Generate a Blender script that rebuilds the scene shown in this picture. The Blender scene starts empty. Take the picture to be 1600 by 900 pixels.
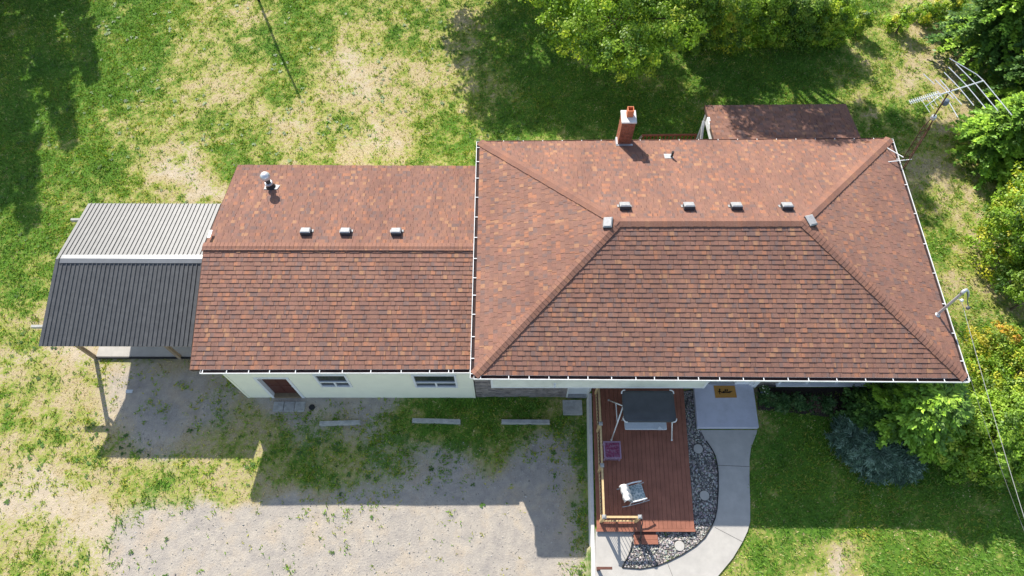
import bpy, math, random
import numpy as np
from mathutils import Vector, Matrix
random.seed(7); rng = np.random.default_rng(11)
S = bpy.context.scene
COL = S.collection
# ------------------------------------------------------------------ camera
CAM = Vector((0.0, -4.987, 24.761)); FPX = 1069.3
RC = (Matrix.Rotation(math.radians(0.012), 3, 'Z') @ Matrix.Rotation(math.radians(27.213), 3, 'X')
      @ Matrix.Rotation(math.radians(0.081), 3, 'Z'))
cd = bpy.data.cameras.new('camera'); cam = bpy.data.objects.new('camera', cd); COL.objects.link(cam)
cd.sensor_width = 36; cd.lens = FPX/1600*36; cd.clip_end = 2000; cd.clip_start = 0.1
cam.matrix_world = Matrix.Translation(CAM) @ RC.to_4x4()
S.camera = cam
# ------------------------------------------------------------------ light
SUN = Vector((-0.543, 1.202, 1.0)).normalized()
W = bpy.data.worlds.new('World'); S.world = W; W.use_nodes = True
wn = W.node_tree.nodes; wl = W.node_tree.links
sky = wn.new('ShaderNodeTexSky'); sky.sky_type = 'NISHITA'; sky.sun_disc = False
sky.sun_elevation = math.asin(SUN.z); sky.sun_rotation = math.atan2(SUN.x, SUN.y)
sky.air_density = 1.0; sky.dust_density = 0.6
bg = wn['Background']; bg.inputs['Strength'].default_value = 0.118
hs = wn.new('ShaderNodeHueSaturation'); hs.inputs['Saturation'].default_value = 0.85
wl.new(sky.outputs[0], hs.inputs['Color']); wl.new(hs.outputs[0], bg.inputs[0])
sd = bpy.data.lights.new('sun', 'SUN'); sd.energy = 4.0; sd.angle = math.radians(0.5); sd.color = (1.0, 0.95, 0.87)
sun = bpy.data.objects.new('sun', sd); COL.objects.link(sun)
sun.rotation_euler = (-SUN).to_track_quat('-Z', 'Y').to_euler(); sun.location = (-20, 40, 40)
vs = S.view_settings; vs.view_transform = 'Standard'; vs.look = 'None'; vs.gamma = 1; vs.exposure = 1.04
S.render.engine = 'CYCLES'

def at(u, v, z):
    """point of the photograph at a known real height"""
    d = RC @ Vector(((u-800)/FPX, -(v-450)/FPX, -1)); t = (z-CAM.z)/d.z
    return CAM + d*t

# ------------------------------------------------------------------ materials
def new_mat(name):
    m = bpy.data.materials.new(name); m.use_nodes = True
    nt = m.node_tree; return m, nt, nt.nodes['Principled BSDF']
def N(nt, typ, **kw):
    n = nt.nodes.new(typ)
    for k, v in kw.items():
        if k in n.inputs: n.inputs[k].default_value = v
        else: setattr(n, k, v)
    return n
def ramp(nt, fac, stops, interp='LINEAR'):
    r = nt.nodes.new('ShaderNodeValToRGB'); r.color_ramp.interpolation = interp
    e = r.color_ramp.elements
    while len(e) < len(stops): e.new(0.5)
    for i, (p, c) in enumerate(stops):
        e[i].position = p; e[i].color = (c[0], c[1], c[2], 1)
    nt.links.new(fac, r.inputs[0]); return r.outputs[0]
def mixc(nt, fac, a, b, mode='MIX'):
    m = nt.nodes.new('ShaderNodeMix'); m.data_type = 'RGBA'; m.blend_type = mode
    for sock, val in ((m.inputs[0], fac), (m.inputs[6], a), (m.inputs[7], b)):
        if hasattr(val, 'links'): nt.links.new(val, sock)
        elif isinstance(val, (int, float)): sock.default_value = val
        else: sock.default_value = (val[0], val[1], val[2], 1)
    return m.outputs[2]
def mathn(nt, op, a, b=None, c=None):
    m = nt.nodes.new('ShaderNodeMath'); m.operation = op
    for i, val in enumerate((a, b, c)):
        if val is None: continue
        if hasattr(val, 'links'): nt.links.new(val, m.inputs[i])
        else: m.inputs[i].default_value = val
    return m.outputs[0]
def plain(name, col, rough=0.7, var=0.12, scale=6.0, metal=0.0, bump=0.0, bscale=40.0, dirt=None, dscale=1.5, spec=0.3):
    m, nt, b = new_mat(name)
    geo = N(nt, 'ShaderNodeNewGeometry')
    n = N(nt, 'ShaderNodeTexNoise'); n.inputs['Scale'].default_value = scale; n.inputs['Detail'].default_value = 6; n.inputs['Roughness'].default_value = 0.65
    nt.links.new(geo.outputs['Position'], n.inputs['Vector'])
    lo = [c*(1-var) for c in col]; hi = [min(1, c*(1+var)) for c in col]
    c = ramp(nt, n.outputs[0], [(0.3, lo), (0.7, hi)])
    if dirt:
        n2 = N(nt, 'ShaderNodeTexNoise'); n2.inputs['Scale'].default_value = dscale; n2.inputs['Detail'].default_value = 8; n2.inputs['Roughness'].default_value = 0.7
        nt.links.new(geo.outputs['Position'], n2.inputs['Vector'])
        f = ramp(nt, n2.outputs[0], [(0.45, (0, 0, 0)), (0.75, (0.7, 0.7, 0.7))])
        c = mixc(nt, f, c, dirt)
    nt.links.new(c, b.inputs['Base Color'])
    b.inputs['Roughness'].default_value = rough; b.inputs['Metallic'].default_value = metal
    b.inputs['Specular IOR Level'].default_value = spec
    if bump:
        n3 = N(nt, 'ShaderNodeTexNoise'); n3.inputs['Scale'].default_value = bscale; n3.inputs['Detail'].default_value = 4
        nt.links.new(geo.outputs['Position'], n3.inputs['Vector'])
        bp = N(nt, 'ShaderNodeBump'); bp.inputs['Strength'].default_value = bump; bp.inputs['Distance'].default_value = 0.02
        nt.links.new(n3.outputs[0], bp.inputs['Height']); nt.links.new(bp.outputs[0], b.inputs['Normal'])
    return m

def shingle_mat(name, dark=1.0, flat=0.42):
    m, nt, b = new_mat(name)
    uv = N(nt, 'ShaderNodeUVMap'); uv.uv_map = 'UVMap'
    sep = N(nt, 'ShaderNodeSeparateXYZ'); nt.links.new(uv.outputs[0], sep.inputs[0])
    row = mathn(nt, 'FLOOR', sep.outputs[1])
    w1 = N(nt, 'ShaderNodeTexWhiteNoise', noise_dimensions='1D'); nt.links.new(row, w1.inputs['W'])
    u = mathn(nt, 'MULTIPLY_ADD', sep.outputs[0], 1/0.15, w1.outputs[0])
    # wobble so that the blends between colour blocks are not all alike
    fl = mathn(nt, 'FLOOR', u); fr = mathn(nt, 'FRACT', u)
    def cell(off):
        cv = N(nt, 'ShaderNodeCombineXYZ'); nt.links.new(mathn(nt, 'ADD', fl, float(off)), cv.inputs[0]); nt.links.new(row, cv.inputs[1])
        w = N(nt, 'ShaderNodeTexWhiteNoise', noise_dimensions='2D'); nt.links.new(cv.outputs[0], w.inputs['Vector'])
        k = dark
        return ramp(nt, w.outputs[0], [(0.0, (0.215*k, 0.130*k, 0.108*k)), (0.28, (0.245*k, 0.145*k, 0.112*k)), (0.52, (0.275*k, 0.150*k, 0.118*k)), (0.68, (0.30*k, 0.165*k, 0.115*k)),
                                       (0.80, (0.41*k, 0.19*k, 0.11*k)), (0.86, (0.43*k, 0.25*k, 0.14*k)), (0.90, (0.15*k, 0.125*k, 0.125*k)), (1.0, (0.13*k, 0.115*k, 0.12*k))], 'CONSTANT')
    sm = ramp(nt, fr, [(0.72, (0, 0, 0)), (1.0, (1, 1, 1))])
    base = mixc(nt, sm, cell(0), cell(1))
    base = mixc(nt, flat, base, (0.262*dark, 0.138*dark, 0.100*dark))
    base = mixc(nt, 1.0, base, (0.95, 0.90, 0.86), 'MULTIPLY')
    geo = N(nt, 'ShaderNodeNewGeometry')
    g = N(nt, 'ShaderNodeTexNoise'); g.inputs['Scale'].default_value = 55; g.inputs['Detail'].default_value = 3
    nt.links.new(geo.outputs['Position'], g.inputs['Vector'])
    gr = ramp(nt, g.outputs[0], [(0.3, (0.72, 0.72, 0.72)), (0.7, (1.25, 1.25, 1.25))])
    base = mixc(nt, 1.0, base, gr, 'MULTIPLY')
    g2 = N(nt, 'ShaderNodeTexNoise'); g2.inputs['Scale'].default_value = 0.55; g2.inputs['Detail'].default_value = 5
    nt.links.new(geo.outputs['Position'], g2.inputs['Vector'])
    base = mixc(nt, 1.0, base, ramp(nt, g2.outputs[0], [(0.3, (0.9, 0.89, 0.9)), (0.7, (1.08, 1.08, 1.06))]), 'MULTIPLY')
    mp = N(nt, 'ShaderNodeMapping'); mp.inputs['Scale'].default_value = (2.2, 0.35, 0.35); nt.links.new(geo.outputs['Position'], mp.inputs['Vector'])
    st = N(nt, 'ShaderNodeTexNoise'); st.inputs['Scale'].default_value = 1.0; st.inputs['Detail'].default_value = 6; st.inputs['Roughness'].default_value = 0.7
    nt.links.new(mp.outputs[0], st.inputs['Vector'])
    base = mixc(nt, 1.0, base, ramp(nt, st.outputs[0], [(0.3, (0.86, 0.85, 0.85)), (0.55, (1, 1, 1)), (0.75, (1.08, 1.05, 1.02))]), 'MULTIPLY')
    nt.links.new(base, b.inputs['Base Color']); b.inputs['Roughness'].default_value = 0.92
    b.inputs['Specular IOR Level'].default_value = 0.25
    bp = N(nt, 'ShaderNodeBump'); bp.inputs['Strength'].default_value = 0.35; bp.inputs['Distance'].default_value = 0.01
    nt.links.new(g.outputs[0], bp.inputs['Height']); nt.links.new(bp.outputs[0], b.inputs['Normal'])
    return m

def leaf_mat(name, trans=0.3):
    m, nt, b = new_mat(name)
    a = N(nt, 'ShaderNodeAttribute'); a.attribute_name = 'tint'
    nt.links.new(a.outputs['Color'], b.inputs['Base Color']); b.inputs['Roughness'].default_value = 0.5
    b.inputs['Specular IOR Level'].default_value = 0.35
    t = N(nt, 'ShaderNodeBsdfTranslucent')
    tc = mixc(nt, 1.0, a.outputs['Color'], (1.25, 1.35, 0.6), 'MULTIPLY')
    nt.links.new(tc, t.inputs['Color'])
    mx = N(nt, 'ShaderNodeMixShader'); mx.inputs[0].default_value = trans
    nt.links.new(b.outputs[0], mx.inputs[1]); nt.links.new(t.outputs[0], mx.inputs[2])
    nt.links.new(mx.outputs[0], nt.nodes['Material Output'].inputs['Surface'])
    return m

def ground_mat():
    m, nt, b = new_mat('turf_and_gravel')
    geo = N(nt, 'ShaderNodeNewGeometry'); P = geo.outputs['Position']
    a = N(nt, 'ShaderNodeAttribute'); a.attribute_name = 'zone'
    sp = N(nt, 'ShaderNodeSeparateColor'); nt.links.new(a.outputs['Color'], sp.inputs[0])
    def noise(s, d=6, r=0.6):
        n = N(nt, 'ShaderNodeTexNoise'); n.inputs['Scale'].default_value = s; n.inputs['Detail'].default_value = d; n.inputs['Roughness'].default_value = r
        nt.links.new(P, n.inputs['Vector']); return n.outputs[0]
    fine = noise(14, 8, 0.75); mid = noise(3.0, 6, 0.65); gr = noise(60, 3, 0.6)
    straw = ramp(nt, fine, [(0.28, (0.23, 0.18, 0.09)), (0.5, (0.43, 0.345, 0.20)), (0.75, (0.58, 0.49, 0.31))])
    sand = ramp(nt, mid, [(0.3, (0.40, 0.33, 0.235)), (0.7, (0.52, 0.43, 0.31))])
    sandf = ramp(nt, sp.outputs[2], [(0.4, (0, 0, 0)), (0.65, (1, 1, 1))])
    dry = mixc(nt, sandf, straw, sand)
    green = ramp(nt, fine, [(0.25, (0.032, 0.078, 0.014)), (0.5, (0.085, 0.180, 0.022)), (0.75, (0.18, 0.29, 0.034))])
    tuft = noise(7.0, 4, 0.7)
    gf = mathn(nt, 'ADD', mathn(nt, 'ADD', sp.outputs[0], mathn(nt, 'MULTIPLY', mathn(nt, 'SUBTRACT', fine, 0.5), 0.7)), mathn(nt, 'MULTIPLY', mathn(nt, 'SUBTRACT', tuft, 0.5), 1.0))
    olive = ramp(nt, fine, [(0.3, (0.17, 0.18, 0.04)), (0.5, (0.31, 0.32, 0.075)), (0.75, (0.46, 0.45, 0.14))])
    dry = mixc(nt, ramp(nt, gf, [(0.22, (0, 0, 0)), (0.46, (1, 1, 1))]), dry, olive)
    gfr = ramp(nt, gf, [(0.46, (0, 0, 0)), (0.70, (1, 1, 1))])
    turf = mixc(nt, gfr, dry, green)
    gcol = ramp(nt, gr, [(0.25, (0.33, 0.295, 0.255)), (0.5, (0.41, 0.37, 0.32)), (0.8, (0.49, 0.45, 0.395))])
    gv = mixc(nt, 1.0, gcol, ramp(nt, mid, [(0.3, (0.80, 0.79, 0.80)), (0.7, (1.12, 1.09, 1.03))]), 'MULTIPLY')
    big = noise(0.7, 5, 0.65)
    gv = mixc(nt, 1.0, gv, ramp(nt, big, [(0.32, (0.86, 0.87, 0.90)), (0.5, (1, 1, 1)), (0.68, (1.10, 1.02, 0.90))]), 'MULTIPLY')
    spk = N(nt, 'ShaderNodeTexVoronoi'); spk.inputs['Scale'].default_value = 5.0; nt.links.new(P, spk.inputs['Vector'])
    gv = mixc(nt, ramp(nt, spk.outputs['Distance'], [(0.0, (.35, .35, .35)), (0.09, (0, 0, 0))]), gv, (0.16, 0.13, 0.09))
    grf = mathn(nt, 'ADD', sp.outputs[1], mathn(nt, 'MULTIPLY', mathn(nt, 'SUBTRACT', fine, 0.5), 0.9))
    grr = ramp(nt, grf, [(0.34, (0, 0, 0)), (0.68, (1, 1, 1))])
    soil = mathn(nt, 'MULTIPLY', grr, mathn(nt, 'SUBTRACT', 1.0, mathn(nt, 'MULTIPLY', gfr, 0.9)))
    c = mixc(nt, soil, turf, gv)
    nt.links.new(c, b.inputs['Base Color']); b.inputs['Roughness'].default_value = 0.95; b.inputs['Specular IOR Level'].default_value = 0.1
    bp = N(nt, 'ShaderNodeBump'); bp.inputs['Strength'].default_value = 0.7; bp.inputs['Distance'].default_value = 0.05
    hh = mathn(nt, 'ADD', fine, mathn(nt, 'MULTIPLY', gr, 0.35))
    nt.links.new(hh, bp.inputs['Height']); nt.links.new(bp.outputs[0], b.inputs['Normal'])
    return m

M = dict(
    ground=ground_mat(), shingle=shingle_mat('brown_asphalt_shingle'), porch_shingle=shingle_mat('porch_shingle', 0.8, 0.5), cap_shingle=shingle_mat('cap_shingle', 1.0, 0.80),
    leaf=leaf_mat('leaf'), needle=leaf_mat('needle', 0.12), blade=leaf_mat('grass_blade', 0.33),
    deckunder=plain('roof_deck', (0.08, 0.05, 0.04)),
    white=plain('white_paint', (0.78, 0.78, 0.76), 0.45, 0.05, 3, dirt=(0.5, 0.48, 0.44), dscale=2.5),
    trim=plain('white_trim', (0.72, 0.73, 0.74), 0.5, 0.04, 5),
    cream=plain('cream_siding', (0.82, 0.81, 0.66), 0.65, 0.04, 2.0, bump=0.1, bscale=10),
    panel=plain('pale_grey_siding', (0.76, 0.77, 0.70), 0.6, 0.06, 1.2, dirt=(0.42, 0.43, 0.36), dscale=0.8),
    debris_shade=plain('gutter_debris_shade', (0.035, 0.02, 0.018), 0.9, 0.5, 20),  # gutter floor: debris, with the trough's inner shade put into its dark colour
    stone=plain('ledge_stone', (0.25, 0.215, 0.195), 0.85, 0.45, 4.0, bump=0.5, bscale=25),
    mortar=plain('mortar', (0.30, 0.28, 0.26), 0.9),
    brick=plain('orange_brick', (0.31, 0.115, 0.065), 0.85, 0.4, 9, bump=0.3, bscale=60),
    clay=plain('clay_flue', (0.52, 0.16, 0.07), 0.7, 0.15, 8),
    conc=plain('concrete', (0.42, 0.395, 0.355), 0.85, 0.10, 3, bump=0.15, bscale=60, dirt=(0.36, 0.34, 0.31), dscale=2.0),
    smooth_conc=plain('landing_concrete', (0.50, 0.50, 0.56), 0.8, 0.05, 2, bump=0.1, bscale=60, dirt=(0.33, 0.33, 0.35), dscale=1.2),
    oldconc=plain('old_concrete', (0.40, 0.39, 0.36), 0.9, 0.2, 6, bump=0.3, bscale=40, dirt=(0.22, 0.23, 0.2), dscale=5),
    cap=plain('cap_concrete', (0.62, 0.60, 0.56), 0.8, 0.1, 6),
    deck=plain('red_brown_composite', (0.285, 0.112, 0.070), 0.7, 0.22, 2.2, bump=0.15, bscale=30),
    wood=plain('treated_wood', (0.56, 0.40, 0.20), 0.7, 0.2, 12, bump=0.15, bscale=40),
    oldwood=plain('weathered_wood', (0.30, 0.22, 0.15), 0.85, 0.25, 9, bump=0.3),
    redwood=plain('red_stained_wood', (0.30, 0.085, 0.04), 0.7, 0.2, 8),
    brownwood=plain('dark_brown_wood', (0.12, 0.05, 0.035), 0.7, 0.2, 8),
    black=plain('black_metal', (0.02, 0.02, 0.022), 0.5, 0.2, 10),
    edging=plain('black_edging', (0.02, 0.02, 0.02), 0.7),
    steel=plain('grey_roof_steel', (0.066, 0.067, 0.068), 0.5, 0.16, 5, metal=0.1, dirt=(0.11, 0.11, 0.108), dscale=4, spec=0.5),
    ridgesteel=plain('pale_ridge_steel', (0.17, 0.175, 0.18), 0.4, 0.08, 4, metal=0.2),
    galv=plain('galvanised_metal', (0.50, 0.51, 0.52), 0.42, 0.12, 12, metal=0.45, spec=0.5),
    alu=plain('aluminium', (0.62, 0.62, 0.62), 0.4, 0.1, 10, metal=0.5, spec=0.5),
    rust=plain('rusty_steel', (0.11, 0.055, 0.035), 0.8, 0.3, 12),
    ventgrey=plain('vent_metal', (0.31, 0.31, 0.31), 0.55, 0.2, 12),
    ventside=plain('vent_louvre', (0.05, 0.05, 0.055), 0.6, 0.2, 12),
    glass=plain('window_glass', (0.03, 0.035, 0.04), 0.08, 0.1, 3, spec=0.8),
    door=plain('brown_door', (0.085, 0.028, 0.022), 0.5, 0.15, 4),
    sill=plain('tan_threshold', (0.20, 0.15, 0.09), 0.7, 0.2, 10),
    coir=plain('coir_mat', (0.40, 0.20, 0.045), 0.95, 0.15, 60, bump=0.3, bscale=150),
    ink=plain('mat_lettering', (0.012, 0.012, 0.012), 0.9),
    canopy=plain('dark_canopy_fabric', (0.075, 0.077, 0.080), 0.8, 0.12, 3, bump=0.15, bscale=12),
    cushion=plain('pale_grey_cushion', (0.55, 0.58, 0.60), 0.85, 0.08, 10, bump=0.2, bscale=20),
    blanket=plain('cream_blanket', (0.78, 0.74, 0.70), 0.9, 0.08, 14, bump=0.4, bscale=16),
    plum=plain('plum_slat', (0.21, 0.035, 0.09), 0.7, 0.45, 14, dirt=(0.42, 0.32, 0.40), dscale=12),
    plumframe=plain('faded_plum_frame', (0.34, 0.22, 0.30), 0.7, 0.3, 16),
    bark=plain('bark', (0.12, 0.09, 0.065), 0.95, 0.3, 12, bump=0.6, bscale=25),
    cable=plain('pale_cable', (0.27, 0.27, 0.26), 0.5, 0.2, 30),
    darkcable=plain('dark_cable', (0.12, 0.12, 0.12), 0.6),
    petal=plain('white_petal', (0.75, 0.74, 0.55), 0.7, 0.2, 30),
    pot=plain('slate_pot', (0.12, 0.15, 0.19), 0.7, 0.15, 8),
)
def fabric_pattern():
    m, nt, b = new_mat('leafy_print_fabric')
    g = N(nt, 'ShaderNodeNewGeometry'); v = N(nt, 'ShaderNodeTexVoronoi'); v.inputs['Scale'].default_value = 17
    nt.links.new(g.outputs['Position'], v.inputs['Vector'])
    nt.links.new(ramp(nt, v.outputs['Distance'], [(0.2, (0.14, 0.20, 0.22)), (0.5, (0.30, 0.37, 0.38)), (0.8, (0.50, 0.54, 0.53))]), b.inputs['Base Color'])
    b.inputs['Roughness'].default_value = 0.9; return m
M['print'] = fabric_pattern()
def rock_mat():
    m, nt, b = new_mat('river_rock')
    a = N(nt, 'ShaderNodeAttribute'); a.attribute_name = 'tint'
    nt.links.new(a.outputs['Color'], b.inputs['Base Color']); b.inputs['Roughness'].default_value = 0.8; return m
M['rock'] = rock_mat()

# ------------------------------------------------------------------ helpers
class MB:
    def __init__(s): s.v = []; s.f = []
    def add(s, vs, fs):
        o = len(s.v); s.v += [tuple(p) for p in vs]; s.f += [tuple(i+o for i in f) for f in fs]; return s
    def box(s, x0, x1, y0, y1, z0, z1):
        return s.add([(x0,y0,z0),(x1,y0,z0),(x1,y1,z0),(x0,y1,z0),(x0,y0,z1),(x1,y0,z1),(x1,y1,z1),(x0,y1,z1)],
                     [(0,3,2,1),(4,5,6,7),(0,1,5,4),(1,2,6,5),(2,3,7,6),(3,0,4,7)])
    def beam(s, p0, p1, w, h, up=(0,0,1)):
        p0 = Vector(p0); p1 = Vector(p1); d = (p1-p0).normalized(); up = Vector(up)
        if abs(d.dot(up)) > 0.98: up = Vector((0,1,0))
        x = d.cross(up).normalized(); y = x.cross(d).normalized(); c = []
        for p in (p0, p1):
            for a, b in ((-1,-1),(1,-1),(1,1),(-1,1)): c.append(p + x*a*w/2 + y*b*h/2)
        return s.add(c, [(3,2,1,0),(4,5,6,7),(0,1,5,4),(1,2,6,5),(2,3,7,6),(3,0,4,7)])
    def tube(s, pts, r, n=8, cap=True):
        pts = [Vector(p) for p in pts]; rr = r if isinstance(r, (list, tuple)) else [r]*len(pts)
        rings = []; px = None
        for i, p in enumerate(pts):
            d = (pts[min(i+1, len(pts)-1)] - pts[max(i-1, 0)]).normalized()
            if px is None:
                px = d.cross(Vector((0,0,1)))
                if px.length < 0.05: px = d.cross(Vector((0,1,0)))
            px = (px - d*px.dot(d)).normalized(); py = d.cross(px)
            rings.append([p + (px*math.cos(t)+py*math.sin(t))*rr[i] for t in [2*math.pi*k/n for k in range(n)]])
        vs = [v for R_ in rings for v in R_]; fs = []
        for i in range(len(pts)-1):
            for k in range(n):
                fs.append((i*n+k, i*n+(k+1)%n, (i+1)*n+(k+1)%n, (i+1)*n+k))
        if cap: fs += [tuple(range(n))[::-1], tuple((len(pts)-1)*n+k for k in range(n))]
        return s.add(vs, fs)
    def lathe(s, c, prof, n=20):
        c = Vector(c); vs = []; fs = []
        for r, z in prof:
            for k in range(n):
                t = 2*math.pi*k/n; vs.append(c+Vector((r*math.cos(t), r*math.sin(t), z)))
        for i in range(len(prof)-1):
            for k in range(n): fs.append((i*n+k, i*n+(k+1)%n, (i+1)*n+(k+1)%n, (i+1)*n+k))
        fs += [tuple(range(n))[::-1], tuple((len(prof)-1)*n+k for k in range(n))]
        return s.add(vs, fs)
    def prism(s, poly, z0, z1):
        n = len(poly)
        vs = [(p[0], p[1], z0) for p in poly]+[(p[0], p[1], z1) for p in poly]
        fs = [tuple(range(n))[::-1], tuple(range(n, 2*n))] + [(i, (i+1)%n, n+(i+1)%n, n+i) for i in range(n)]
        return s.add(vs, fs)
    def slab(s, quad, th):
        """quad of 3-D points with a thickness along its normal (downwards)"""
        q = [Vector(p) for p in quad]; nr = (q[1]-q[0]).cross(q[-1]-q[0]).normalized()
        n = len(q); vs = q+[p-nr*th for p in q]
        return s.add(vs, [tuple(range(n)), tuple(range(n, 2*n))[::-1]]+[(i, n+i, n+(i+1)%n, (i+1)%n) for i in range(n)])
    def build(s, name, mat, parent=None, kind=None, bevel=0, smooth=False):
        me = bpy.data.meshes.new(name); me.from_pydata(s.v, [], s.f); me.materials.append(mat)
        if smooth: me.polygons.foreach_set('use_smooth', [True]*len(me.polygons))
        me.update(); return link(name, me, parent, kind, bevel)
def link(name, me, parent=None, kind=None, bevel=0):
    o = bpy.data.objects.new(name, me); COL.objects.link(o)
    if parent is not None:
        o.parent = parent; w = Vector((0,0,0)); q = parent
        while q is not None: w += q.location; q = q.parent
        # vertices are in world coordinates: shift back by the parents' locations
        o.location = -w
    if kind: o['kind'] = kind
    if bevel:
        b = o.modifiers.new('bevel', 'BEVEL'); b.width = bevel; b.segments = 2; b.limit_method = 'ANGLE'
    return o
def thing(name, label, cat, loc=(0,0,0), group=None):
    o = bpy.data.objects.new(name, None); COL.objects.link(o); o.location = loc; o.empty_display_size = 0.2
    return tag(o, label, cat, group)
def tag(o, label, cat, group=None):
    o['label'] = label; o['category'] = cat
    if group: o['group'] = group
    return o
def np_mesh(name, V, n_per, tint=None, mat=None, uv=None):
    """many separate polygons of n_per corners, V shaped (count*n_per, 3)"""
    V = np.ascontiguousarray(V, dtype=np.float32); nv = len(V); nf = nv//n_per
    me = bpy.data.meshes.new(name); me.vertices.add(nv); me.vertices.foreach_set('co', V.ravel())
    me.loops.add(nv); me.loops.foreach_set('vertex_index', np.arange(nv, dtype=np.int32))
    me.polygons.add(nf); me.polygons.foreach_set('loop_start', np.arange(0, nv, n_per, dtype=np.int32))
    me.update(calc_edges=True)
    if tint is not None:
        a = me.color_attributes.new('tint', 'FLOAT_COLOR', 'POINT')
        c = np.ones((nv, 4), np.float32); c[:, :3] = np.repeat(tint, n_per, axis=0) if len(tint) == nf else tint
        a.data.foreach_set('color', c.ravel())
    if mat: me.materials.append(mat)
    return me
def copy_tree(o, parent=None):
    c = o.copy(); COL.objects.link(c)
    if parent is not None: c.parent = parent
    for ch in list(o.children): copy_tree(ch, c)
    return c

# value noise in numpy (shared by the ground colours and the grass on it)
_lat = rng.random((256, 256))
def vnoise(x, y, s, o=0.0):
    x = x*s+o*17.3+1000; y = y*s+o*9.1+1000
    xi = np.floor(x).astype(int); yi = np.floor(y).astype(int); fx = x-xi; fy = y-yi
    fx = fx*fx*(3-2*fx); fy = fy*fy*(3-2*fy); g = lambda a, b: _lat[a % 256, b % 256]
    return (g(xi, yi)*(1-fx)+g(xi+1, yi)*fx)*(1-fy)+(g(xi, yi+1)*(1-fx)+g(xi+1, yi+1)*fx)*fy
def fbm(x, y, s, o=0.0, n=5, p=0.6):
    t = 0; a = 1; w = 0
    for i in range(n): t = t+a*vnoise(x, y, s*2.03**i, o+i); w += a; a *= p
    return t/w
def sstep(x, a, b): t = np.clip((x-a)/(b-a), 0, 1); return t*t*(3-2*t)
def inpoly(x, y, poly):
    r = np.zeros(x.shape, bool); n = len(poly); j = n-1
    for i in range(n):
        xi, yi = poly[i]; xj, yj = poly[j]
        c = ((yi > y) != (yj > y)) & (x < (xj-xi)*(y-yi)/((yj-yi)+1e-12)+xi); r ^= c; j = i
    return r

# ------------------------------------------------------------------ ground
WALLX = lambda y: 2.78+(y+0.0)*0.032                      # line of the retaining wall
def ground_h(x, y):
    step = np.where(x > WALLX(y)-0.06, 0.75, 0.0)
    smooth = 0.75*sstep(x, -4, 4)
    k = sstep(y, 4.0, 8.0)
    bump = (fbm(x, y, 0.35, 3, 4)-0.5)*0.10
    near = sstep(np.abs(y-3.0), 0.0, 3.0)
    return step*(1-k)+smooth*k+bump*0.6*(0.3+0.7*near)
GREEN = """
8888 8876 4557 6656 5547 8888 8888 8888 7764 5666
8888 7864 4467 6345 5547 8888 8888 8888 6654 4666
8888 8755 4556 4234 4447 8888 8888 8888 6553 2366
8888 7654 4466 4334 5456 8888 8888 8888 6443 3366
8887 6546 7432 5535 6767 8888 8888 8888 6577 5366
8877 6533 6654 5322 7777 7777 7777 7777 6676 4466
8877 7411 6545 5456 7667 7777 7777 7777 7774 3446
8876 6541 2555 5555 5555 5555 5555 5555 5765 4466
7766 5555 5555 5555 5555 5555 5555 5555 5555 4466
7765 5555 5555 5555 5555 5555 5555 5555 5555 7333
7665 5555 5555 5555 5555 5555 5555 5555 5555 5433
6655 5555 5555 5555 5555 5555 5555 5555 5555 5544
5333 5555 5555 5555 5555 5555 5555 5555 5555 5666
3211 3333 5555 5555 5555 5555 5555 5555 5555 5566
3533 1123 4333 4433 3333 3333 3333 3333 3333 6666
5333 1123 4411 2233 6777 6655 5555 5588 8888 8888
5343 2122 5354 6357 7777 6667 5555 5588 8888 8888
4446 3334 5455 6576 5677 5388 5555 5588 7678 8888
3234 4544 4557 7665 4345 1178 5555 5587 6788 8888
2222 4343 4522 3332 0000 0078 5555 5588 7888 8888
3321 1100 0000 0231 0000 0068 5555 5587 7888 8888
3322 2100 0000 0000 0000 0056 5555 5775 2788 7888
4332 2100 0000 0000 0000 0056 5555 5864 2688 8888
"""
GRAVEL = """
0000 0000 0000 0000 0000 0000 0000 0000 0000 0000
0000 0000 0000 0000 0000 0000 0000 0000 0000 0000
0000 0000 0000 0000 0000 0000 0000 0000 0000 0000
0000 0000 0000 0000 0000 0000 0000 0000 0000 0000
0000 0000 0000 0000 0000 0000 0000 0000 0000 0000
0000 0000 0000 0000 0000 0000 0000 0000 0000 0000
0000 0000 0000 0000 0000 0000 0000 0000 0000 0000
0000 0000 0000 0000 0000 0000 0000 0000 0000 0000
0000 0000 0000 0000 0000 0000 0000 0000 0000 0000
0000 0000 0000 0000 0000 0000 0000 0000 0000 0000
0000 0000 0000 0000 0000 0000 0000 0000 0000 0000
0000 0000 0000 0000 0000 0000 0000 0000 0000 0000
0000 0000 0000 0000 0000 0000 0000 0000 0000 0000
0000 0000 0000 0000 0000 0000 0000 0000 0000 0000
0000 4666 6656 6666 6666 6666 6600 0000 0000 0000
0000 5677 6467 7776 2111 2235 5000 0000 0000 0000
0000 4666 5335 5564 1000 1344 5000 0000 0000 0000
0000 3553 2113 4365 6653 6762 0000 0000 0000 0000
0000 0110 1113 4456 7876 8962 0000 0000 0000 0000
0001 3334 3344 5678 9999 9961 0000 0000 0000 0000
0013 6899 9999 9999 9999 9963 0000 0000 0000 0000
0002 6899 9999 9999 9999 9973 0000 0000 0000 0000
0001 5899 9999 9999 9999 9973 0000 0000 0000 0000
"""
def grid(s): return np.array([[int(c) for c in r.replace(' ', '')] for r in s.strip().split('\n')], float)/9
GG, GV = grid(GREEN), grid(GRAVEL)
RCn = np.array([list(r) for r in RC])
def cells(x, y):
    q = np.stack([x-CAM.x, y-CAM.y, np.full_like(x, 0.35)-CAM.z]); q = RCn.T @ q.reshape(3, -1)
    u = 800+FPX*q[0]/-q[2]; v = 450-FPX*q[1]/-q[2]
    return u.reshape(x.shape), v.reshape(x.shape)
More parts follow.
